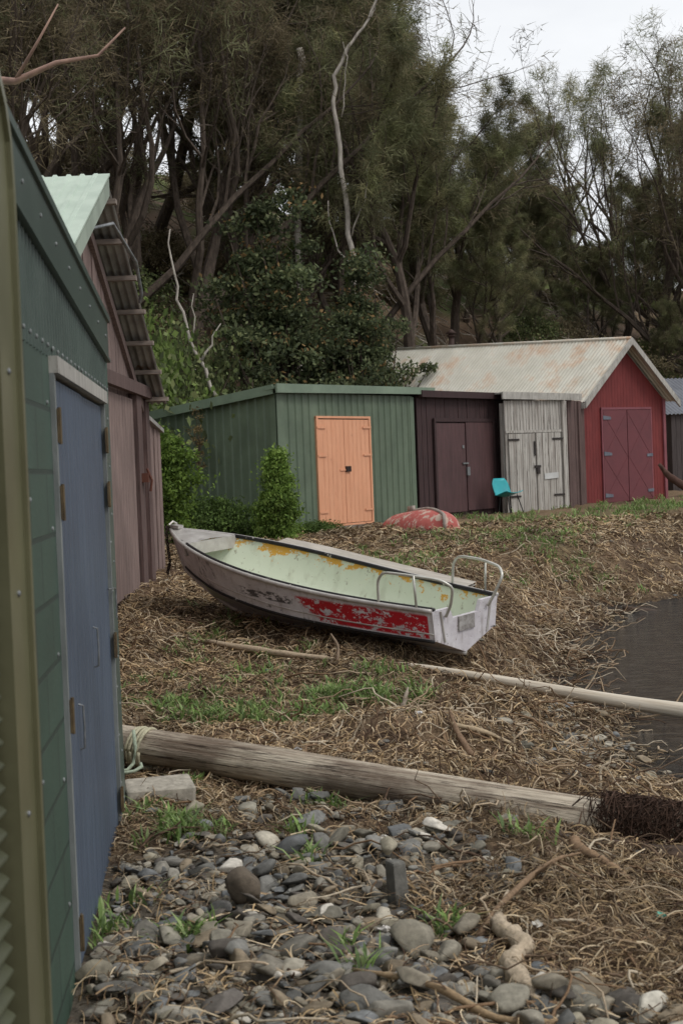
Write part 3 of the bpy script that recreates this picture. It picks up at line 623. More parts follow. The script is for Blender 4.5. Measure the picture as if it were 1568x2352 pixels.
A=Acc();A.add(*corr((-.762,1.2,-.1),(-.762,1.2,2.3),(-.762,3.07,-.1),(-.762,3.07,2.3),.05,.012));A.build('ribbed_cladding',M('olive_dark',lin(80,82,62),rough=.5),G,True)
A=Acc();A.add(*box((-1.62,2.0,2.64),(1.7,2.0,.03)));A.build('roof',olive,G)
A=Acc()
for zz in(.35,.9,1.4,1.9): A.add(i2[0]*np.array([.005,.008,.008])+np.array([-.733,3.2,zz]),i2[1])
A.build('screws',steel,G)
# ------------------------------------------------------------------ WEATHERED TIMBER SHED
tim=M('weathered_timber_mat',lin(152,131,124),lin(108,91,86),3,(14,14,.8),.85,.6,.008,dirt=.5)
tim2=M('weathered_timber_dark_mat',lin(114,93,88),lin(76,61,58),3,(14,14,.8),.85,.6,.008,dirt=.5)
iron=M('galvanised_iron_mat',lin(170,168,162),lin(132,130,126),4,rough=.55,bs=.1,metal=.2,c3=lin(130,102,82),t3=.6,s3=3)
paleroof=M('pale_green_roof_mat',lin(186,200,184),lin(170,186,170),3,rough=.45,bs=.05)
G=group('weathered_timber_shed',(-4.5,12.8,.4))
xW=-2.26; zr=lambda y:4.35-abs(y-12.8)*.484-.06
A=Acc()
planks(A,(xW,9.3),(xW,16.6),.1,.35,lambda t:zr(9.3+7.3*t)-.03,.16,-.03,.03,.012,.008);A.build('gable_wall',tim,G)
A=Acc();A.add(*slab((xW,9.3),(xW,16.55),.1,2.3,.1,2.3,-.3,-.2));A.build('wall_lining',dark,G)
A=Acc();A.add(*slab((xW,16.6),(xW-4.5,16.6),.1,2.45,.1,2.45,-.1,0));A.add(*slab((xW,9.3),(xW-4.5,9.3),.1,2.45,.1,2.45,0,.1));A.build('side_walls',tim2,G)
A=Acc();planks(A,(xW,13.1),(xW,15.35),.42,.45,lambda t:2.5,.19,.022,.035,.004,.006);A.build('door',tim,G)
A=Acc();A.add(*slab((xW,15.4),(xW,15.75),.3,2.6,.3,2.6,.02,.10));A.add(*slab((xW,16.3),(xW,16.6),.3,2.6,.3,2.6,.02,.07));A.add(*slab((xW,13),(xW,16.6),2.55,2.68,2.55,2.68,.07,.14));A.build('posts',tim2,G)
A=Acc();A.add(*box((xW+.13,15.6,1.65),(.08,.14,.1)));A.add(*tube([(xW+.15,15.6,1.75),(xW+.2,15.6,1.62),(xW+.18,15.6,1.5)],.015,6));A.build('latch',M('rust_mat',lin(106,66,52)),G)
xo=-1.98
A=Acc();A.add(*corr((xo,12.8,4.37),(-7,12.8,4.37),(xo,9.0,2.53),(-7,9.0,2.53),.076*1.6,.016,'trap'));A.build('roof_near_slope',paleroof,G)
A=Acc();A.add(*corr((xo,12.8,4.35),(-7,12.8,4.35),(xo,16.6,2.51),(-7,16.6,2.51),.076,.014));A.build('roof_far_slope',iron,G,True)
A=Acc()
def board3(P,Q,h,x0,x1):
    (y0,z0),(y1,z1)=P,Q
    return hexa([(x0,y0,z0-h),(x1,y0,z0-h),(x1,y1,z1-h),(x0,y1,z1-h),(x0,y0,z0),(x1,y0,z0),(x1,y1,z1),(x0,y1,z1)])
A.add(*board3((12.8,4.33),(9.0,2.49),.15,xo-.02,xo+.02));A.build('barge_board',M('pale_green_trim',lin(166,178,162),rough=.5),G)
A=Acc();A.add(*board3((12.8,4.38),(9.0,2.54),.02,xo-.12,xo+.03));A.build('barge_cap',paleroof,G)
A=Acc();A.add(*board3((12.78,4.14),(9.0,2.3),.12,xW-.02,xW+.06));A.add(*board3((12.82,4.2),(16.5,2.42),.12,xW-.01,xW+.05));A.build('rafters',tim,G)
A=Acc()
for i in range(7):
    yy=13.05+i*.56;zz=4.35-(yy-12.8)*.484-.055
    A.add(*box((xo-.3,yy,zz),(.68,.09,.045)))
A.build('purlins',M('purlin_mat',lin(160,146,134),lin(122,110,102),4,(1,8,8)),G)
A=Acc();A.add(*tube([(xW,12.2,3.75),(xW+.3,12.9,3.95),(xo+.12,13.6,3.7),(xo+.12,13.9,3.45),(xo+.1,13.9,3.35)],.018,8));A.build('pipe',steel,G,True)
G=group('timber_lean_to',(-2.9,17.7,.45))
A=Acc();planks(A,(-2.42,16.8),(-2.36,18.3),.3,.3,lambda t:2.42-.2*t,.22,0,.05,.03,.02);A.add(*slab((-2.36,18.3),(-4,18.6),.3,2.1,.3,2.1,-.1,0));A.build('plank_wall',tim,G)
A=Acc();A.add(*slab((-2.42,16.75),(-2.36,18.35),2.42,2.47,2.22,2.27,-1.2,.12));A.build('roof',iron,G)
# ------------------------------------------------------------------ GREEN SHED WITH ORANGE DOOR
gw=M('green_steel_mat',lin(108,122,102),lin(94,108,90),2,(1,1,.6),rough=.5,bs=.08,dirt=.5,c3=lin(84,92,76),t3=.58,s3=4,st3=(6,6,.6),w3=.2)
gf=M('green_fascia_mat',lin(126,142,122),lin(112,128,110),3,rough=.45,bs=.05,dirt=.3)
G=group('green_metal_shed',(-.8,26.8,.6))
c0=(-1.04,24.2);c1=(1.43,27.4);c2=(-4.1,26.55);c3=(c1[0]-3.06,c1[1]+2.35)
d,nf=nrm2(c0,c1);ds,nside=nrm2(c2,c0)
def P3(p,z): return(p[0],p[1],z)
dl,dr=.257,.648
def fr(t,o=0): q=lerp(c0,c1,t);return(q[0]+nf[0]*o,q[1]+nf[1]*o)
A=Acc()
A.add(*corr(P3(fr(0),.3),P3(fr(dl),.3),P3(fr(0),3.02),P3(fr(dl),3.02),.19,.022,'trap',flip=1))
A.add(*corr(P3(fr(dr),.3),P3(fr(1),.3),P3(fr(dr),3.02),P3(fr(1),3.02),.19,.022,'trap'))
A.add(*corr(P3(fr(dl),2.62),P3(fr(dr),2.62),P3(fr(dl),3.02),P3(fr(dr),3.02),.19,.022,'trap'))
A.build('front_wall',gw,G)
A=Acc();A.add(*corr(P3(c2,.2),P3(c0,.2),P3(c2,2.62),P3(c0,3.02),.19,.022,'trap'));A.build('side_wall',gw,G)
A=Acc();A.add(*slab(fr(-.004),fr(.03),.3,3.0,.3,3.0,.022,.03));A.add(*slab(lerp(c2,c0,.97),c0,.3,3.0,.3,3.0,.022,.03));A.add(*slab(fr(.97),fr(1.004),.3,3.0,.3,3.0,.022,.03));A.build('corner_trim',gw,G)
A=Acc();A.add(*slab(c1,c3,.3,3,.3,2.8,-.05,0));A.add(*slab(c3,c2,.3,2.8,.3,2.6,-.05,0));A.add(*slab(fr(dl),fr(dr),.3,3,.3,3,-.2,-.1));A.build('rear_walls',gw,G)
A=Acc();e0=fr(-.03,.12);e1=fr(1.15,.12)
A.add(*slab(e0,e1,3.0,3.155,3.06,3.19,-.02,.02))
s0=(c2[0]-.1,c2[1]+.0);A.add(*slab((s0[0]+nside[0]*.12,s0[1]+nside[1]*.12),(c0[0]+nside[0]*.12+.03,c0[1]+nside[1]*.12),2.58,2.73,2.985,3.145,-.02,.02))
A.build('fascia',gf,G)
A=Acc();z3=lambda p,z:(p[0],p[1],z)
b0=(e0[0]-.05,e0[1]+.02);k1=(c3[0]+.5,c3[1]+.4);k2=(c2[0]-.05,c2[1]+.05)
A.add(*hexa([z3(b0,3.07),z3(e1,3.10),z3(k1,2.8),z3(k2,2.66),z3(b0,3.12),z3(e1,3.15),z3(k1,2.85),z3(k2,2.71)]));A.build('roof',gf,G)
A=Acc();orange=M('orange_door_mat',lin(226,166,130),lin(217,154,118),2.5,(6,6,.7),.5,.2,.004,c3=lin(188,130,98),t3=.62,s3=5,dirt=.2,w3=.15)
dm=(dl+dr)/2;nb=12
for i in range(nb):
    a_=dl+.012+i*(dr-dl-.024)/nb;bb=a_+(dr-dl-.024)/nb-.0012-(.002 if i==nb//2-1 else 0)
    A.add(*slab(fr(a_),fr(bb),.70,2.56,.70,2.56,-.02,.03))
A.build('double_door',orange,G)
A=Acc();A.add(*slab(fr(dl-.003),fr(dl+.01),.66,2.6,.66,2.6,-.03,.04));A.add(*slab(fr(dr-.01),fr(dr+.003),.66,2.6,.66,2.6,-.03,.04));A.add(*slab(fr(dl-.003),fr(dr+.003),2.58,2.62,2.58,2.62,-.03,.041))
A.add(*slab(fr(dl+.01),fr(dr-.01),.655,.69,.655,.69,-.02,.045));A.build('door_frame',orange,G)
A=Acc();A.add(*slab(fr(dl-.05),fr(dr+.05),.3,.65,.3,.65,-.1,.12));A.build('door_step',M('concrete',lin(140,132,120),lin(104,98,90),8),G)
A=Acc();A.add(*slab(fr(dm-.0),fr(dm+.034),1.62,1.72,1.62,1.72,.031,.06));A.build('door_lock',M('black_rust',lin(48,36,32)),G)
A=Acc();A.add(*slab(fr(dm-.04),fr(dm-.002),1.64,1.67,1.64,1.67,.031,.045))
for zz in(.9,1.9,2.4):
    A.add(*slab(fr(dl-.001),fr(dl+.06),zz,zz+.035,zz,zz+.035,.042,.05));A.add(*slab(fr(dr-.06),fr(dr+.001),zz,zz+.035,zz,zz+.035,.042,.05))
A.build('hinges',orange,G)
# ------------------------------------------------------------------ BROWN SHED
G=group('brown_shed',(2.2,29.6,.7))
c0=(1.52,27.5);c1=(3.6,30.1);brn=M('brown_timber_mat',lin(74,54,54),lin(52,40,40),3,(14,14,.7),.75,.5,.008,dirt=.4)
brd=M('brown_door_mat',lin(94,68,68),lin(76,56,56),3,(8,8,.7),.6,.3,.004,dirt=.4)
fr=lambda t,o=0:lerp(c0,c1,t)
A=Acc();planks(A,c0,c1,.3,.4,lambda t:3.03,.16,-.03,.03,.01,.01);A.add(*slab(c0,c1,.3,3,.3,3,-.2,-.1));A.build('front_wall',brn,G)
A=Acc();A.add(*slab(c0,fr(1.0),3.0,3.13,3.0,3.13,.03,.15));A.add(*slab(c0,c1,3.05,3.10,3.05,3.10,-3,.1));A.build('roof',brn,G)
A=Acc();planks(A,fr(.17),fr(.475),.70,.72,lambda t:2.5,.8,.02,.03,0,.01);planks(A,fr(.485),fr(.785),.72,.74,lambda t:2.52,.8,.02,.03,0,.01)
A.build('double_door',brd,G)
A=Acc()
for a_,b_2 in((.15,.168),(.788,.806)):A.add(*slab(fr(a_),fr(b_2),.6,2.56,.6,2.56,.02,.06))
A.add(*slab(fr(.15),fr(.806),2.53,2.6,2.53,2.6,.02,.061));A.build('door_frame',brn,G)
A=Acc();A.add(*slab(fr(.47),fr(.5),1.45,1.62,1.45,1.62,.055,.09));A.add(*slab(fr(.43),fr(.49),1.68,1.71,1.68,1.71,.055,.08));A.add(*slab(fr(.435),fr(.455),2.0,2.06,2.0,2.06,.055,.065));A.build('padlock',steel,G)
A=Acc();A.add(*slab(c1,(c1[0]-2.5,c1[1]+2),.3,3,.3,3,-.1,0));A.build('side_wall',brn,G)
# ------------------------------------------------------------------ WEATHERED WHITE SHED
G=group('weathered_white_shed',(4.1,30.5,.65))
c0=(3.42,29.25);c1=(4.76,29.92)
ww=M('bleached_paint_mat',lin(202,198,190),lin(142,134,126),2.6,(16,16,.5),.85,.7,.01,c3=lin(88,80,74),t3=.58,s3=3,st3=(12,12,.6),dirt=.3)
A=Acc();planks(A,c0,c1,.35,.45,lambda t:2.95,.075,-.03,.03,.006,.01);A.add(*slab(c0,c1,.3,2.9,.3,2.9,-.2,-.1));A.build('front_wall',ww,G)
A=Acc();planks(A,fr(.04),fr(.47),.62,.62,lambda t:2.26,.15,.01,.03,.004,.012);planks(A,fr(.49),fr(.9),.62,.64,lambda t:2.27,.15,.01,.03,.004,.012)
A.add(*slab(fr(.93),fr(1.0),.4,2.93,.4,2.93,.01,.06));A.add(*slab(fr(.0),fr(.93),2.28,2.33,2.28,2.33,.01,.03));A.build('double_door',ww,G)
A=Acc()
for zz in(.95,2.12):
    A.add(*slab(fr(.02),fr(.2),zz,zz+.04,zz,zz+.04,.05,.06));A.add(*slab(fr(.75),fr(.93),zz,zz+.04,zz,zz+.04,.05,.06))
A.add(*slab(fr(.44),fr(.54),1.55,1.6,1.55,1.6,.05,.07));A.add(*slab(fr(.47),fr(.52),1.42,1.55,1.42,1.55,.05,.08));A.add(*slab(fr(.44),fr(.46),1.8,2.1,1.8,2.1,.05,.07));A.build('ironwork',M('dark_iron',lin(60,54,52)),G)
A=Acc();A.add(*slab(fr(.6),fr(.83),1.3,1.42,1.32,1.44,.05,.06));A.build('plate',M('white_plate',lin(215,215,212)),G)
A=Acc();A.add(*slab((3.35,29.2),(5.12,30.1),2.98,3.13,2.93,3.07,.02,.07));A.build('fascia',white,G)
A=Acc();A.add(*slab((3.35,29.2),(5.12,30.1),3.09,3.12,3.04,3.07,-3,.02));A.build('roof',iron,G)
A=Acc();planks(A,(4.80,30.0),(5.28,31.1),.4,.4,lambda t:2.95,.2,-.03,.05,.05,.01);A.add(*slab((5.14,31.0),(5.3,31.25),.5,2.95,.5,2.95,.02,.1));A.build('side_posts',tim2,G)
# ------------------------------------------------------------------ RED SHED
G=group('red_shed',(5,33.5,.7))
c0=(5.3,31.3);c1=(7.46,32.7)
redm=M('red_siding_mat',lin(128,56,54),lin(112,48,47),2,(5,5,1),.6,.2,.004,dirt=.35)
redd=M('red_door_mat',lin(118,66,70),lin(104,60,64),2,rough=.55,bs=.2,dirt=.25,c3=lin(104,100,106),t3=.72,s3=3)
A=Acc();ap=4.22
planks(A,c0,c1,.4,.5,lambda t:3.0+(ap-3.0)*(1-abs(t-.5)*2),.09,-.02,.03,.002,.004);A.build('front_wall',redm,G)
rd=np.array([-.75,.66]);rb=lambda p,t:(p[0]+rd[0]*t,p[1]+rd[1]*t)
A=Acc();A.add(*slab(rb(c0,6.5),c0,.4,3.2,.4,3.0,-.08,0));A.add(*slab(c1,rb(c1,6.5),.4,3,.4,3.2,-.08,0));A.add(*slab(rb(c1,6.5),rb(c0,6.5),.4,3.2,.4,3.2,-.08,0));A.build('side_walls',redm,G)
roofm=M('rusty_roof_mat',lin(214,210,197),lin(190,185,171),1.5,(1,1,1),.6,.1,c3=lin(186,138,98),t3=.50,s3=1.3,st3=(1.1,1.1,.9),dirt=.25,metal=.1,w3=.22)
m=lerp(c0,c1,.5);f=-.28
R1=rb(m,f);R2=rb(m,6.6)
ex=np.array([-.84,-.545])
E1=(c0[0]+ex[0]*.16,c0[1]+ex[1]*.16);E1=rb(E1,f);E2=rb((c0[0]+ex[0]*.16,c0[1]+ex[1]*.16),6.6)
D1=(c1[0]-ex[0]*.16,c1[1]-ex[1]*.16);D1=rb(D1,f);D2=rb((c1[0]-ex[0]*.16,c1[1]-ex[1]*.16),6.6)
zE=2.93;rise=.33
A=Acc();A.add(*corr(P3(R1,4.34),P3(R2,4.34+rise),P3(E1,zE),P3(E2,zE+rise),.09,.012,flip=1))
A.add(*corr(P3(R1,4.34),P3(R2,4.34+rise),P3(D1,zE),P3(D2,zE+rise),.09,.012));A.build('roof',roofm,G,True)
A=Acc();A.add(*tube([P3(R1,4.35),P3(R2,4.35+rise)],.04,8));A.build('ridge_cap',roofm,G,True)
def bb(P,Q,zp,zq,h,th=.05):
    d_=nf2
    return hexa([(P[0],P[1],zp-h),(Q[0],Q[1],zq-h),(Q[0]+d_[0]*th,Q[1]+d_[1]*th,zq-h),(P[0]+d_[0]*th,P[1]+d_[1]*th,zp-h),(P[0],P[1],zp),(Q[0],Q[1],zq),(Q[0]+d_[0]*th,Q[1]+d_[1]*th,zq),(P[0]+d_[0]*th,P[1]+d_[1]*th,zp)])
_,nf2=nrm2(c0,c1)
A=Acc();A.add(*bb(E1,R1,zE+.02,4.36,.15));A.add(*bb((R1[0]+.001,R1[1]),D1,4.362,zE+.02,.15));A.build('barge_boards',white,G)
A=Acc();A.add(*slab(E2,E1,zE+rise-.14,zE+rise-.02,zE-.14,zE-.02,0,.03));A.build('gutter_board',white,G)
A=Acc()
A.add(*slab(fr(.25),fr(.532),.70,2.76,.72,2.76,.02,.05));A.add(*slab(fr(.54),fr(.82),.72,2.76,.74,2.76,.02,.05))
def diag(t0,z0,t1,z1,w=.03):
    a_=fr(t0);b2=fr(t1);A.add(*slab(a_,b2,z0-w,z0+w,z1-w,z1+w,.05,.055))
for l,r_ in((.255,.53),(.545,.815)):
    diag(l,.78,r_,1.72,.008);diag(l,1.72,r_,.78,.008);diag(l,1.72,r_,2.7,.008);diag(l,2.7,r_,1.72,.008)
A.build('double_door',redd,G)
A=Acc()
for zz in(.82,1.75,2.55): A.add(*slab(fr(.25),fr(.34),zz,zz+.09,zz,zz+.06,.058,.065))
for zz in(.9,1.7): A.add(*slab(fr(.76),fr(.83),zz,zz+.06,zz,zz+.07,.058,.065))
A.build('hinges',M('bluegrey_paint',lin(120,124,132),lin(98,102,112),9),G)
A=Acc()
for a_,b2 in((.235,.248),(.822,.835)):A.add(*slab(fr(a_),fr(b2),.6,2.8,.6,2.8,.015,.05))
A.add(*slab(fr(.235),fr(.835),2.77,2.82,2.77,2.82,.015,.052));A.add(*slab(fr(-.01),fr(.02),.4,3.0,.4,3.0,.012,.05));A.add(*slab(fr(.98),fr(1.01),.4,3.0,.4,3.0,.012,.05));A.build('trim',M('pinkish_trim',lin(140,84,90),rough=.6),G)
G=group('roof_flue',(2.9,36.5,4))
A=Acc();A.add(*tube([(2.95,36.2,3.5),(2.95,36.2,5.0)],.07,10));A.add(*tube([(2.95,36.2,5.0),(2.95,36.2,5.12)],[.15,.02],10));A.add(*tube([(2.95,36.2,4.93),(2.95,36.2,4.97)],.11,10));A.build('flue_pipe',M('rusty_dark',lin(70,52,46)),G,True)
G=group('grey_shed',(9.5,37,.8))
A=Acc();A.add(*corr((8.25,36.0,2.75),(13.5,38.0,2.75),(7.6,38.2,3.8),(12.9,40.2,3.8),.12,.016));A.build('roof',M('blue_grey_roof',lin(118,120,126),lin(104,106,112),3,rough=.5),G,True)
A=Acc();planks(A,(8.45,36.2),(13.3,38.05),.5,.6,lambda t:2.75,.14,-.03,.03,.01,.008);A.add(*slab((7.9,38.3),(8.45,36.2),.5,3.4,.5,2.75,-.1,0));A.build('walls',M('dark_timber',lin(84,76,74),lin(62,54,52),3,(14,14,.7)),G)
# ------------------------------------------------------------------ BOAT
BM=Matrix.Translation((.97,11.60,.13))@Matrix.Rotation(R(136),4,'Z')@Matrix.Rotation(R(-5.0),4,'Y')@Matrix.Rotation(R(-4),4,'X')
BO=group('dinghy_boat',(0,0,0));BO.matrix_world=BM
def bpart(acc,name,mat,smooth=False):
    me=acc.mesh(name,mat if isinstance(mat,list) else [mat],smooth);o=bpy.data.objects.new(name,me);scene.collection.objects.link(o);o.parent=BO;return o
BL=3.38;ns=44;tb=np.linspace(0,1,ns)
bw=np.interp(tb,[0,.15,.3,.45,.6,.72,.82,.9,.96,1],[.42,.49,.55,.58,.575,.53,.44,.32,.17,.012])
for _ in range(4): bw[1:-1]=(bw[:-2]+2*bw[1:-1]+bw[2:])/4
hh=.40+.03*tb+.25*tb**2.2
kk_=np.where(tb>.76,.30*((tb-.76)/.24)**2.2,0)-.05*np.sin(tb*math.pi)
hc=.15+.20*tb**2.6; hc=np.maximum(hc,kk_+.02*(1-tb))
cw=bw*np.interp(tb,[0,.5,.8,1],[.88,.86,.74,.5])
def xpos(t,zv,h): return BL*t+.34*t**7*(zv/h)
def section(i,ins=0,floor=None):
    h=hh[i];half=[(0,kk_[i]),(cw[i]*.5,kk_[i]+.5*(hc[i]-kk_[i])),(cw[i],hc[i]),(cw[i]+.018*min(1,bw[i]/.2),hc[i]+.004),(cw[i]*.55+bw[i]*.45+.01*min(1,bw[i]/.2),hc[i]*.5+h*.5),(bw[i],h)]
    if ins: 
        fl=max(kk_[i]+.04,.09)
        half=[(0,fl),(max(cw[i]*.5-ins,0),fl),(max(cw[i]-ins-.05,0),max(hc[i]-.02,fl)),(max(cw[i]-ins,0),max(hc[i]+.03,fl+.02)),(max(cw[i]*.55+bw[i]*.45-ins,0),hc[i]*.5+h*.5),(max(bw[i]-ins,0),h)]
    pr=[(-a_,b2) for a_,b2 in half[::-1]]+half[1:]
    return np.array([(xpos(tb[i],zv,h),yv,zv) for yv,zv in pr])
def loft(S,closed=False):
    S=np.array(S);a_,b2,_=S.shape;id_=np.arange(a_*b2).reshape(a_,b2)
    q=np.stack([id_[:-1,:-1],id_[1:,:-1],id_[1:,1:],id_[:-1,1:]],-1).reshape(-1,4)
    return S.reshape(-1,3),np.concatenate([q[:,[0,1,2]],q[:,[0,2,3]]])
m,nt,b_=nm('hull_paint_mat');tc=nt.nodes.new('ShaderNodeTexCoord');sx=nt.nodes.new('ShaderNodeSeparateXYZ');nt.links.new(tc.outputs['Object'],sx.inputs[0])
x_,y_,z_=sx.outputs
o_=coords(nt);n1=noise(nt,o_,5,8,.7);n2=noise(nt,coords(nt,(1,1,1.7)),8,9,.75);n3=noise(nt,coords(nt,(1.4,1,4)),7,6,.7)
col=mix(nt,rng(nt,n1,.35,.65),lin(190,184,188),lin(216,212,214))
col=mix(nt,rng(nt,noise(nt,coords(nt,(1,1,.2)),16,7),.55,.7,0,.6),col,lin(130,118,112))
col=mix(nt,rng(nt,noise(nt,coords(nt,(.6,1,2)),3,5),.48,.7,0,.45),col,lin(150,136,134))
col=mix(nt,rng(nt,noise(nt,coords(nt,(3,3,3)),12,5),.64,.69,0,.7),col,lin(110,90,76))
zx=mth(nt,'SUBTRACT',z_,mth(nt,'MULTIPLY',x_,.012))
band=mth(nt,'MULTIPLY',rng(nt,zx,.165,.175),rng(nt,zx,.375,.355))
xr=mth(nt,'ADD',x_,mth(nt,'MULTIPLY',mth(nt,'SUBTRACT',n2,.5),.9))
xr=mth(nt,'ADD',xr,mth(nt,'MULTIPLY',mth(nt,'SUBTRACT',z_,.27),-1.4))
red=mth(nt,'MULTIPLY',mth(nt,'MULTIPLY',band,rng(nt,xr,1.3,1.26)),mth(nt,'MULTIPLY',rng(nt,x_,.04,.05),rng(nt,mth(nt,'SUBTRACT',n2,mth(nt,'MULTIPLY',zx,.1)),.42,.43)))
red=mth(nt,'MULTIPLY',red,rng(nt,y_,.1,.12))
col=mix(nt,red,col,mix(nt,n1,lin(162,12,30),lin(194,24,44)))
bx=mth(nt,'MULTIPLY',mth(nt,'MULTIPLY',rng(nt,x_,1.45,1.5),rng(nt,x_,2.2,2.1)),mth(nt,'MULTIPLY',rng(nt,zx,.27,.28),rng(nt,zx,.36,.35)))
blk=mth(nt,'MULTIPLY',bx,rng(nt,n3,.5,.53))
bx2=mth(nt,'MULTIPLY',mth(nt,'MULTIPLY',rng(nt,x_,2.55,2.6),rng(nt,x_,3.0,2.9)),rng(nt,z_,.24,.26))
blk=mth(nt,'MAXIMUM',blk,mth(nt,'MULTIPLY',mth(nt,'MULTIPLY',bx2,rng(nt,y_,.0,.02)),mth(nt,'MULTIPLY',rng(nt,noise(nt,coords(nt,(2,1,1)),6,7,.75),.54,.56),.7)))
blk=mth(nt,'MAXIMUM',blk,mth(nt,'MULTIPLY',rng(nt,n3,.62,.64),rng(nt,z_,.5,.2)))
blk=mth(nt,'MULTIPLY',blk,.9)
col=mix(nt,blk,col,lin(44,40,42))
nt.links.new(col,b_.inputs['Base Color']);b_.inputs['Roughness'].default_value=.5;bump(nt,b_,n1,.15,.004)
hullm=m
A=Acc();A.add(*loft([section(i) for i in range(ns)]));bpart(A,'hull',hullm,False)
m,nt,b_=nm('boat_interior_mat');tc=nt.nodes.new('ShaderNodeTexCoord');sx=nt.nodes.new('ShaderNodeSeparateXYZ');nt.links.new(tc.outputs['Object'],sx.inputs[0])
zz_=mth(nt,'SUBTRACT',sx.outputs[2],mth(nt,'MULTIPLY',mth(nt,'MULTIPLY',sx.outputs[0],sx.outputs[0]),.018))
n1=noise(nt,coords(nt),4,7,.7);n2=noise(nt,coords(nt,(1,1,1.6)),6,9,.75)
col=mix(nt,n1,lin(198,208,186),lin(220,226,206))
col=mix(nt,rng(nt,noise(nt,coords(nt,(1,1,.3)),9,6),.55,.7,0,.35),col,lin(162,164,140))
fl=rng(nt,mth(nt,'ADD',n2,mth(nt,'MULTIPLY',mth(nt,'SUBTRACT',zz_,.34),1.1)),.555,.57)
col=mix(nt,fl,col,lin(210,160,66))
col=mix(nt,rng(nt,noise(nt,coords(nt),18,5),.62,.69,0,.6),col,lin(120,104,82))
nt.links.new(col,b_.inputs['Base Color']);b_.inputs['Roughness'].default_value=.55
A=Acc();A.add(*loft([section(i,.028) for i in range(ns)]));bpart(A,'interior',m,True)
alu=M('worn_aluminium_mat',lin(204,200,194),lin(176,170,164),8,rough=.4,metal=.3,c3=lin(60,56,52),t3=.64,s3=9)
rub=M('black_rubber_mat',lin(40,38,38),lin(28,26,26),9,rough=.6,c3=lin(190,186,178),t3=.62,s3=12)
for s in(1,-1):
    A=Acc();A.add(*tube([(xpos(tb[i],1,1),s*(bw[i]+.006),hh[i]+.004) for i in range(ns)],.019,8));bpart(A,'gunwale_rail',alu,True)
    A=Acc();A.add(*tube([(xpos(tb[i],1,1),s*max(bw[i]-.032,.0),hh[i]+.010) for i in range(int(ns*.9))],.019,8));bpart(A,'gunwale_trim',rub,True)
    A=Acc();A.add(*tube([(xpos(tb[i],hc[i],hh[i]),s*(cw[i]+.02*min(1,bw[i]/.2)),hc[i]) for i in range(ns-1)],.014,6));bpart(A,'chine_strake',rub if s>0 else alu,True)
    A=Acc();A.add(*tube([(xpos(tb[i],hc[i]+.06,hh[i]),s*(cw[i]*.8+bw[i]*.2+.014*min(1,bw[i]/.2)),hc[i]*.75+hh[i]*.25) for i in range(ns-1)],.007,6));bpart(A,'side_strake',alu,True)
A=Acc();A.add(*tube([(xpos(tb[i],kk_[i],hh[i]),0,kk_[i]-.01) for i in range(ns)]+[(BL+.35,0,hh[-1]+.02)],.02,6));bpart(A,'keel_strip',alu,True)
i0=int(ns*.88);S=[[(xpos(tb[i],1,1),-bw[i],hh[i]+.012),(xpos(tb[i],1,1),0,hh[i]+.03),(xpos(tb[i],1,1),bw[i],hh[i]+.012)] for i in range(i0,ns)]
A=Acc();A.add(*loft(S));xx=xpos(tb[i0],1,1);A.add(*hexa([(xx-.02,-bw[i0],hh[i0]-.1),(xx,-bw[i0],hh[i0]-.1),(xx,bw[i0],hh[i0]-.1),(xx-.02,bw[i0],hh[i0]-.1),(xx-.02,-bw[i0],hh[i0]+.02),(xx,-bw[i0],hh[i0]+.02),(xx,bw[i0],hh[i0]+.02),(xx-.02,bw[i0],hh[i0]+.02)]));bpart(A,'foredeck',alu)
pr=section(0);pts=[(p_[1],p_[2]) for p_ in pr];top=[(.2,.40),(.16,.31),(-.16,.31),(-.2,.40)]
bm=bmesh.new();vs=[bm.verts.new((-.005,p_[0],p_[1])) for p_ in pts+top];fc=bm.faces.new(vs)
ex_=bmesh.ops.extrude_face_region(bm,geom=[fc]);bmesh.ops.translate(bm,vec=(.035,0,0),verts=[g for g in ex_['geom'] if isinstance(g,bmesh.types.BMVert)])
bmesh.ops.recalc_face_normals(bm,faces=bm.faces);bmesh.ops.triangulate(bm,faces=bm.faces);me=bpy.data.meshes.new('transom');bm.to_mesh(me);bm.free();me.materials.append(hullm)
o=bpy.data.objects.new('transom',me);scene.collection.objects.link(o);o.parent=BO
A=Acc();A.add(*box((-.012,0,.25),(.014,.2,.12)));bpart(A,'motor_pad',M('grey_pad',lin(176,172,168),lin(110,104,100),14))
A=Acc()
for s in(-.27,.27): A.add(*tube([(-.01,s,.13),(-.01,s*1.2,.39)],.01,6))
bpart(A,'transom_ribs',alu)
A=Acc();S=[[(xpos(tb[i],1,1),-bw[i]-.03,hh[i]+.01),(xpos(tb[i],1,1),-bw[i]-.17,hh[i]+.03)] for i in range(int(ns*.12),int(ns*.8))];A.add(*loft(S));S=[[(a_[0],a_[1],a_[2]-.025) for a_ in s_] for s_ in S];A.add(*loft(S));bpart(A,'side_deck',M('beige_deck',lin(198,190,178),lin(168,160,148),4,(.6,6,6)))
railm=M('rail_mat',lin(210,208,198),lin(186,184,174),10,rough=.35,metal=.4)
def smoothpath(P,k=3,sub=6):
    P=np.array(P,float);n=len(P);tt=np.linspace(0,n-1,(n-1)*sub+1);Q=np.stack([np.interp(tt,range(n),P[:,i]) for i in range(3)],1)
    for _ in range(k):
        Q2=Q.copy();Q2[1:-1]=(Q[:-2]+2*Q[1:-1]+Q[2:])/4;Q=Q2
    return Q
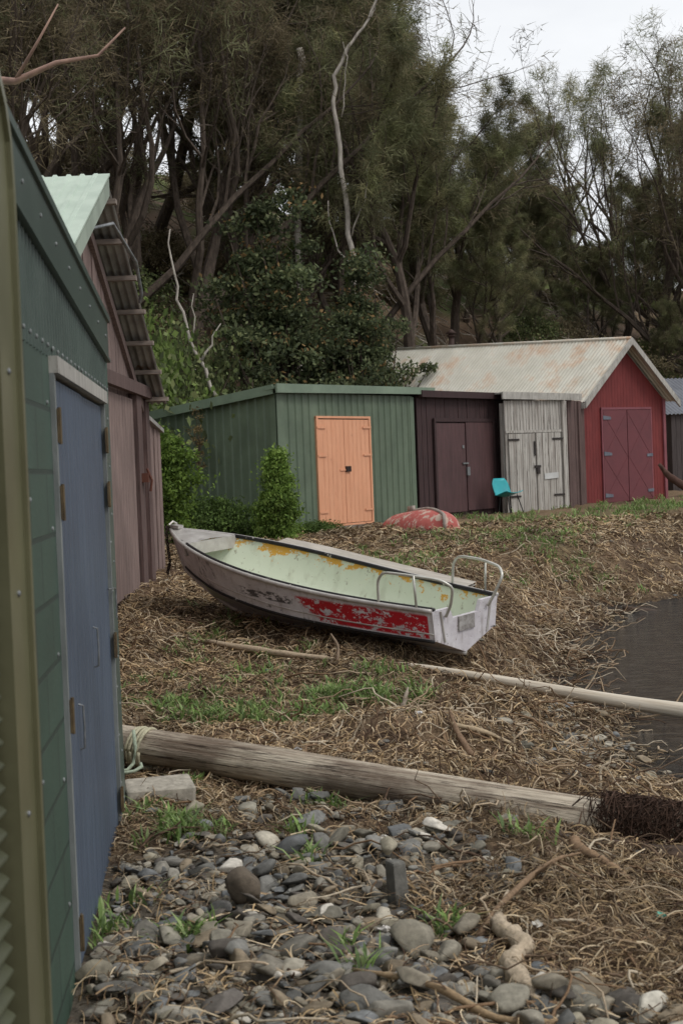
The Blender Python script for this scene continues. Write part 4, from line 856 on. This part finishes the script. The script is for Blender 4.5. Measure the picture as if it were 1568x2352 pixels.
for s in(1,-1):
    A=Acc();A.add(*tube(smoothpath([(.52,s*.47,.41),(.52,s*.48,.60),(.46,s*.48,.68),(.2,s*.46,.68),(-.06,s*.38,.66),(-.14,s*.32,.60),(-.08,s*.28,.44),(-.02,s*.27,.34)]),.0125,8))
    A.add(*tube([(.15,s*.46,.68),(.14,s*.44,.41)],.010,8));bpart(A,'stern_rail',railm,True)
A=Acc();bp=Vector((BL+.32,.03,hh[-1]))
path=smoothpath([tuple(bp),tuple(bp+Vector((.03,.03,.03))),tuple(bp+Vector((-.03,.07,-.16))),tuple(bp+Vector((-.07,.08,-.3))),tuple(bp+Vector((.0,.06,-.42)))],2,7)
for i,p_ in enumerate(path):
    a=np.linspace(0,2*math.pi,9)[:-1];a=np.append(a,a[0]);c_=np.stack([.013*np.cos(a),0*a,.022*np.sin(a)],1)
    if i%2:c_=c_[:,[1,0,2]]
    A.add(*tube(c_+p_,.0055,5,False))
bpart(A,'bow_chain',M('rusty_chain',lin(74,62,56),metal=.4),True)
A=Acc();A.add(*box((BL+.26,0,hh[-1]+.035),(.12,.07,.03)));A.add(*tube([(BL+.32,-.05,hh[-1]+.05),(BL+.32,0,hh[-1]+.08),(BL+.32,.05,hh[-1]+.05)],.012,6));bpart(A,'bow_fitting',alu)
# ------------------------------------------------------------------ overturned red dinghy
G=group('overturned_dinghy',(1.4,24.0,g1(1.4,24)))
m=M('faded_red_mat',lin(188,102,94),lin(170,88,82),4,rough=.8,bs=.3,c3=lin(200,180,164),t3=.52,s3=6,dirt=.3)
S=[]
for i in range(19):
    t=i/18;w_=.54*(1-max(0,(t-.45)/.55)**2.2)**.6 if t<1 else .01;w_=max(w_,.01)
    h=.40*(1-.35*max(0,(t-.5)/.5)**2)
    S.append([(w_*math.sin(a),(t-.5)*1.9,h*math.cos(a)**.85 if abs(a)<1.57 else 0) for a in np.linspace(-1.57,1.57,17)])
A=Acc();V,F=loft(S);ang=R(195);rot=np.array(Matrix.Rotation(ang,3,'Z'));off=np.array([1.42,24.1,g1(1.42,24.1)-.02])
tilt_=np.array(Matrix.Rotation(R(4),3,'X'))
A.add(V@tilt_.T@rot.T+off,F);A.add((np.array([s_ for s_ in S[0]])@tilt_.T@rot.T+off),np.array([[0,i,i+1] for i in range(1,16)]));A.build('hull',m,G,True)
A=Acc();kl=np.array([(0,(i/18-.5)*1.9,.40*(1-.35*max(0,(i/18-.5)/.5)**2)+.01) for i in range(19)]+[(0,.97,.12),(0,.97,0)])
A.add(*tube(kl@tilt_.T@rot.T+off,.03,6));A.add(*[(lambda Vf:(Vf[0]@tilt_.T@rot.T+off,Vf[1]))(box((0,-.75,.44),(.05,.3,.12)))][0]);A.build('keel',M('keel_grey',lin(176,164,154),lin(128,116,108),6),G,True)
# ------------------------------------------------------------------ turquoise chair
G=group('plastic_chair',(3.38,28.7,.75))
cz=g1(3.38,28.7)+.36;U=np.linspace(0,1,15);Wv=np.linspace(-1,1,9);S=[]
for u in U:
    if u<.5: yy=-.21+u*.76;z0=.02*math.cos(u*6)
    else: s_=(u-.5)/.5;yy=.17+.10*s_**.7;z0=.03+.36*s_**1.2
    wd=.22 if u<.8 else .22*(1-((u-.8)/.2)**2*.35)
    S.append([(w_*wd,yy+(-.03*w_*w_ if u>.5 else 0),z0+(.04*w_*w_ if u<.5 else 0)) for w_ in Wv])
V,F=loft(S);rot=np.array(Matrix.Rotation(R(35),3,'Z')@Matrix.Rotation(R(-8),3,'X'))
A=Acc();A.add(V@rot.T+np.array([3.38,28.7,cz]),F);o=A.build('seat_shell',M('turquoise_plastic',lin(50,160,165),lin(42,142,150),3,rough=.4,dirt=.1),G,True)
o.modifiers.new('s','SOLIDIFY').thickness=.012
A=Acc()
for a_,b2 in((-.18,-.16),(.18,-.16),(-.18,.16),(.18,.16)):
    A.add(*tube(np.array([(a_*.7,b2*.7,-.01),(a_,b2*1.1,-.38)])@rot.T+np.array([3.38,28.7,cz]),.011,6))
A.build('legs',M('dark_legs',lin(50,50,50),metal=.5),G)
A=Acc()
for x,y,c in[(.12,6.05,(205,200,190)),(.42,8.55,(215,215,215)),(-.62,10.9,(60,70,140)),(1.1,5.1,(120,190,170)),(.1,5.05,(200,195,188)),(.62,4.9,(190,185,175)),(-.3,8,(200,200,200))]:
    A.add(i2[0]*np.array([.025,.018,.010])*rs.uniform(.7,1.2)+rs.normal(0,.004,(len(i2[0]),3))+np.array([x,y,g1(x,y)+.03]),i2[1],lin(*c))
A.build('beach_litter',VM('litter_mat',.5,.1,20,0))
# ------------------------------------------------------------------ sky, light, camera
w=bpy.data.worlds.new("World");scene.world=w;w.use_nodes=True;nt=w.node_tree;bg=nt.nodes['Background']
sky=nt.nodes.new('ShaderNodeTexSky');sky.sky_type='NISHITA';sky.sun_disc=False;sky.sun_elevation=R(52);sky.sun_rotation=R(120)
hs=nt.nodes.new('ShaderNodeHueSaturation');hs.inputs['Saturation'].default_value=.3;nt.links.new(sky.outputs[0],hs.inputs['Color'])
tc=nt.nodes.new('ShaderNodeTexCoord');mp=nt.nodes.new('ShaderNodeMapping');mp.inputs['Scale'].default_value=(1,1,3);nt.links.new(tc.outputs['Generated'],mp.inputs[0])
nz=noise(nt,mp.outputs[0],2.2,6,.55)
cl=mix(nt,rng(nt,nz,.35,.65),(6.6,6.8,7.15),(8.1,8.25,8.45))
nt.links.new(mix(nt,.9,hs.outputs[0],cl),bg.inputs['Color']);bg.inputs['Strength'].default_value=.128
sl=bpy.data.lights.new('sun','SUN');sl.energy=1.4;sl.angle=R(20);sl.color=(1,.97,.93)
so_=bpy.data.objects.new('sun',sl);scene.collection.objects.link(so_)
dv=Vector((math.sin(R(120))*math.cos(R(52)),math.cos(R(120))*math.cos(R(52)),math.sin(R(52))))
so_.rotation_euler=dv.to_track_quat('Z','Y').to_euler()
cam=bpy.data.cameras.new('camera');co=bpy.data.objects.new('camera',cam);scene.collection.objects.link(co)
cam.sensor_fit='VERTICAL';cam.sensor_height=36;cam.sensor_width=24;cam.lens=50;cam.clip_end=2000;cam.clip_start=.05
co.matrix_world=Matrix.Translation((0,0,1.65))@Matrix.Rotation(R(90-1.68),4,'X')@Matrix.Rotation(R(-2.2),4,'Z')
cam.dof.use_dof=True;cam.dof.focus_distance=12;cam.dof.aperture_fstop=6.3
scene.camera=co
scene.view_settings.view_transform='Standard';scene.view_settings.look='None';scene.view_settings.exposure=0
print('polys',sum(len(o.data.polygons) for o in scene.objects if o.type=='MESH'))
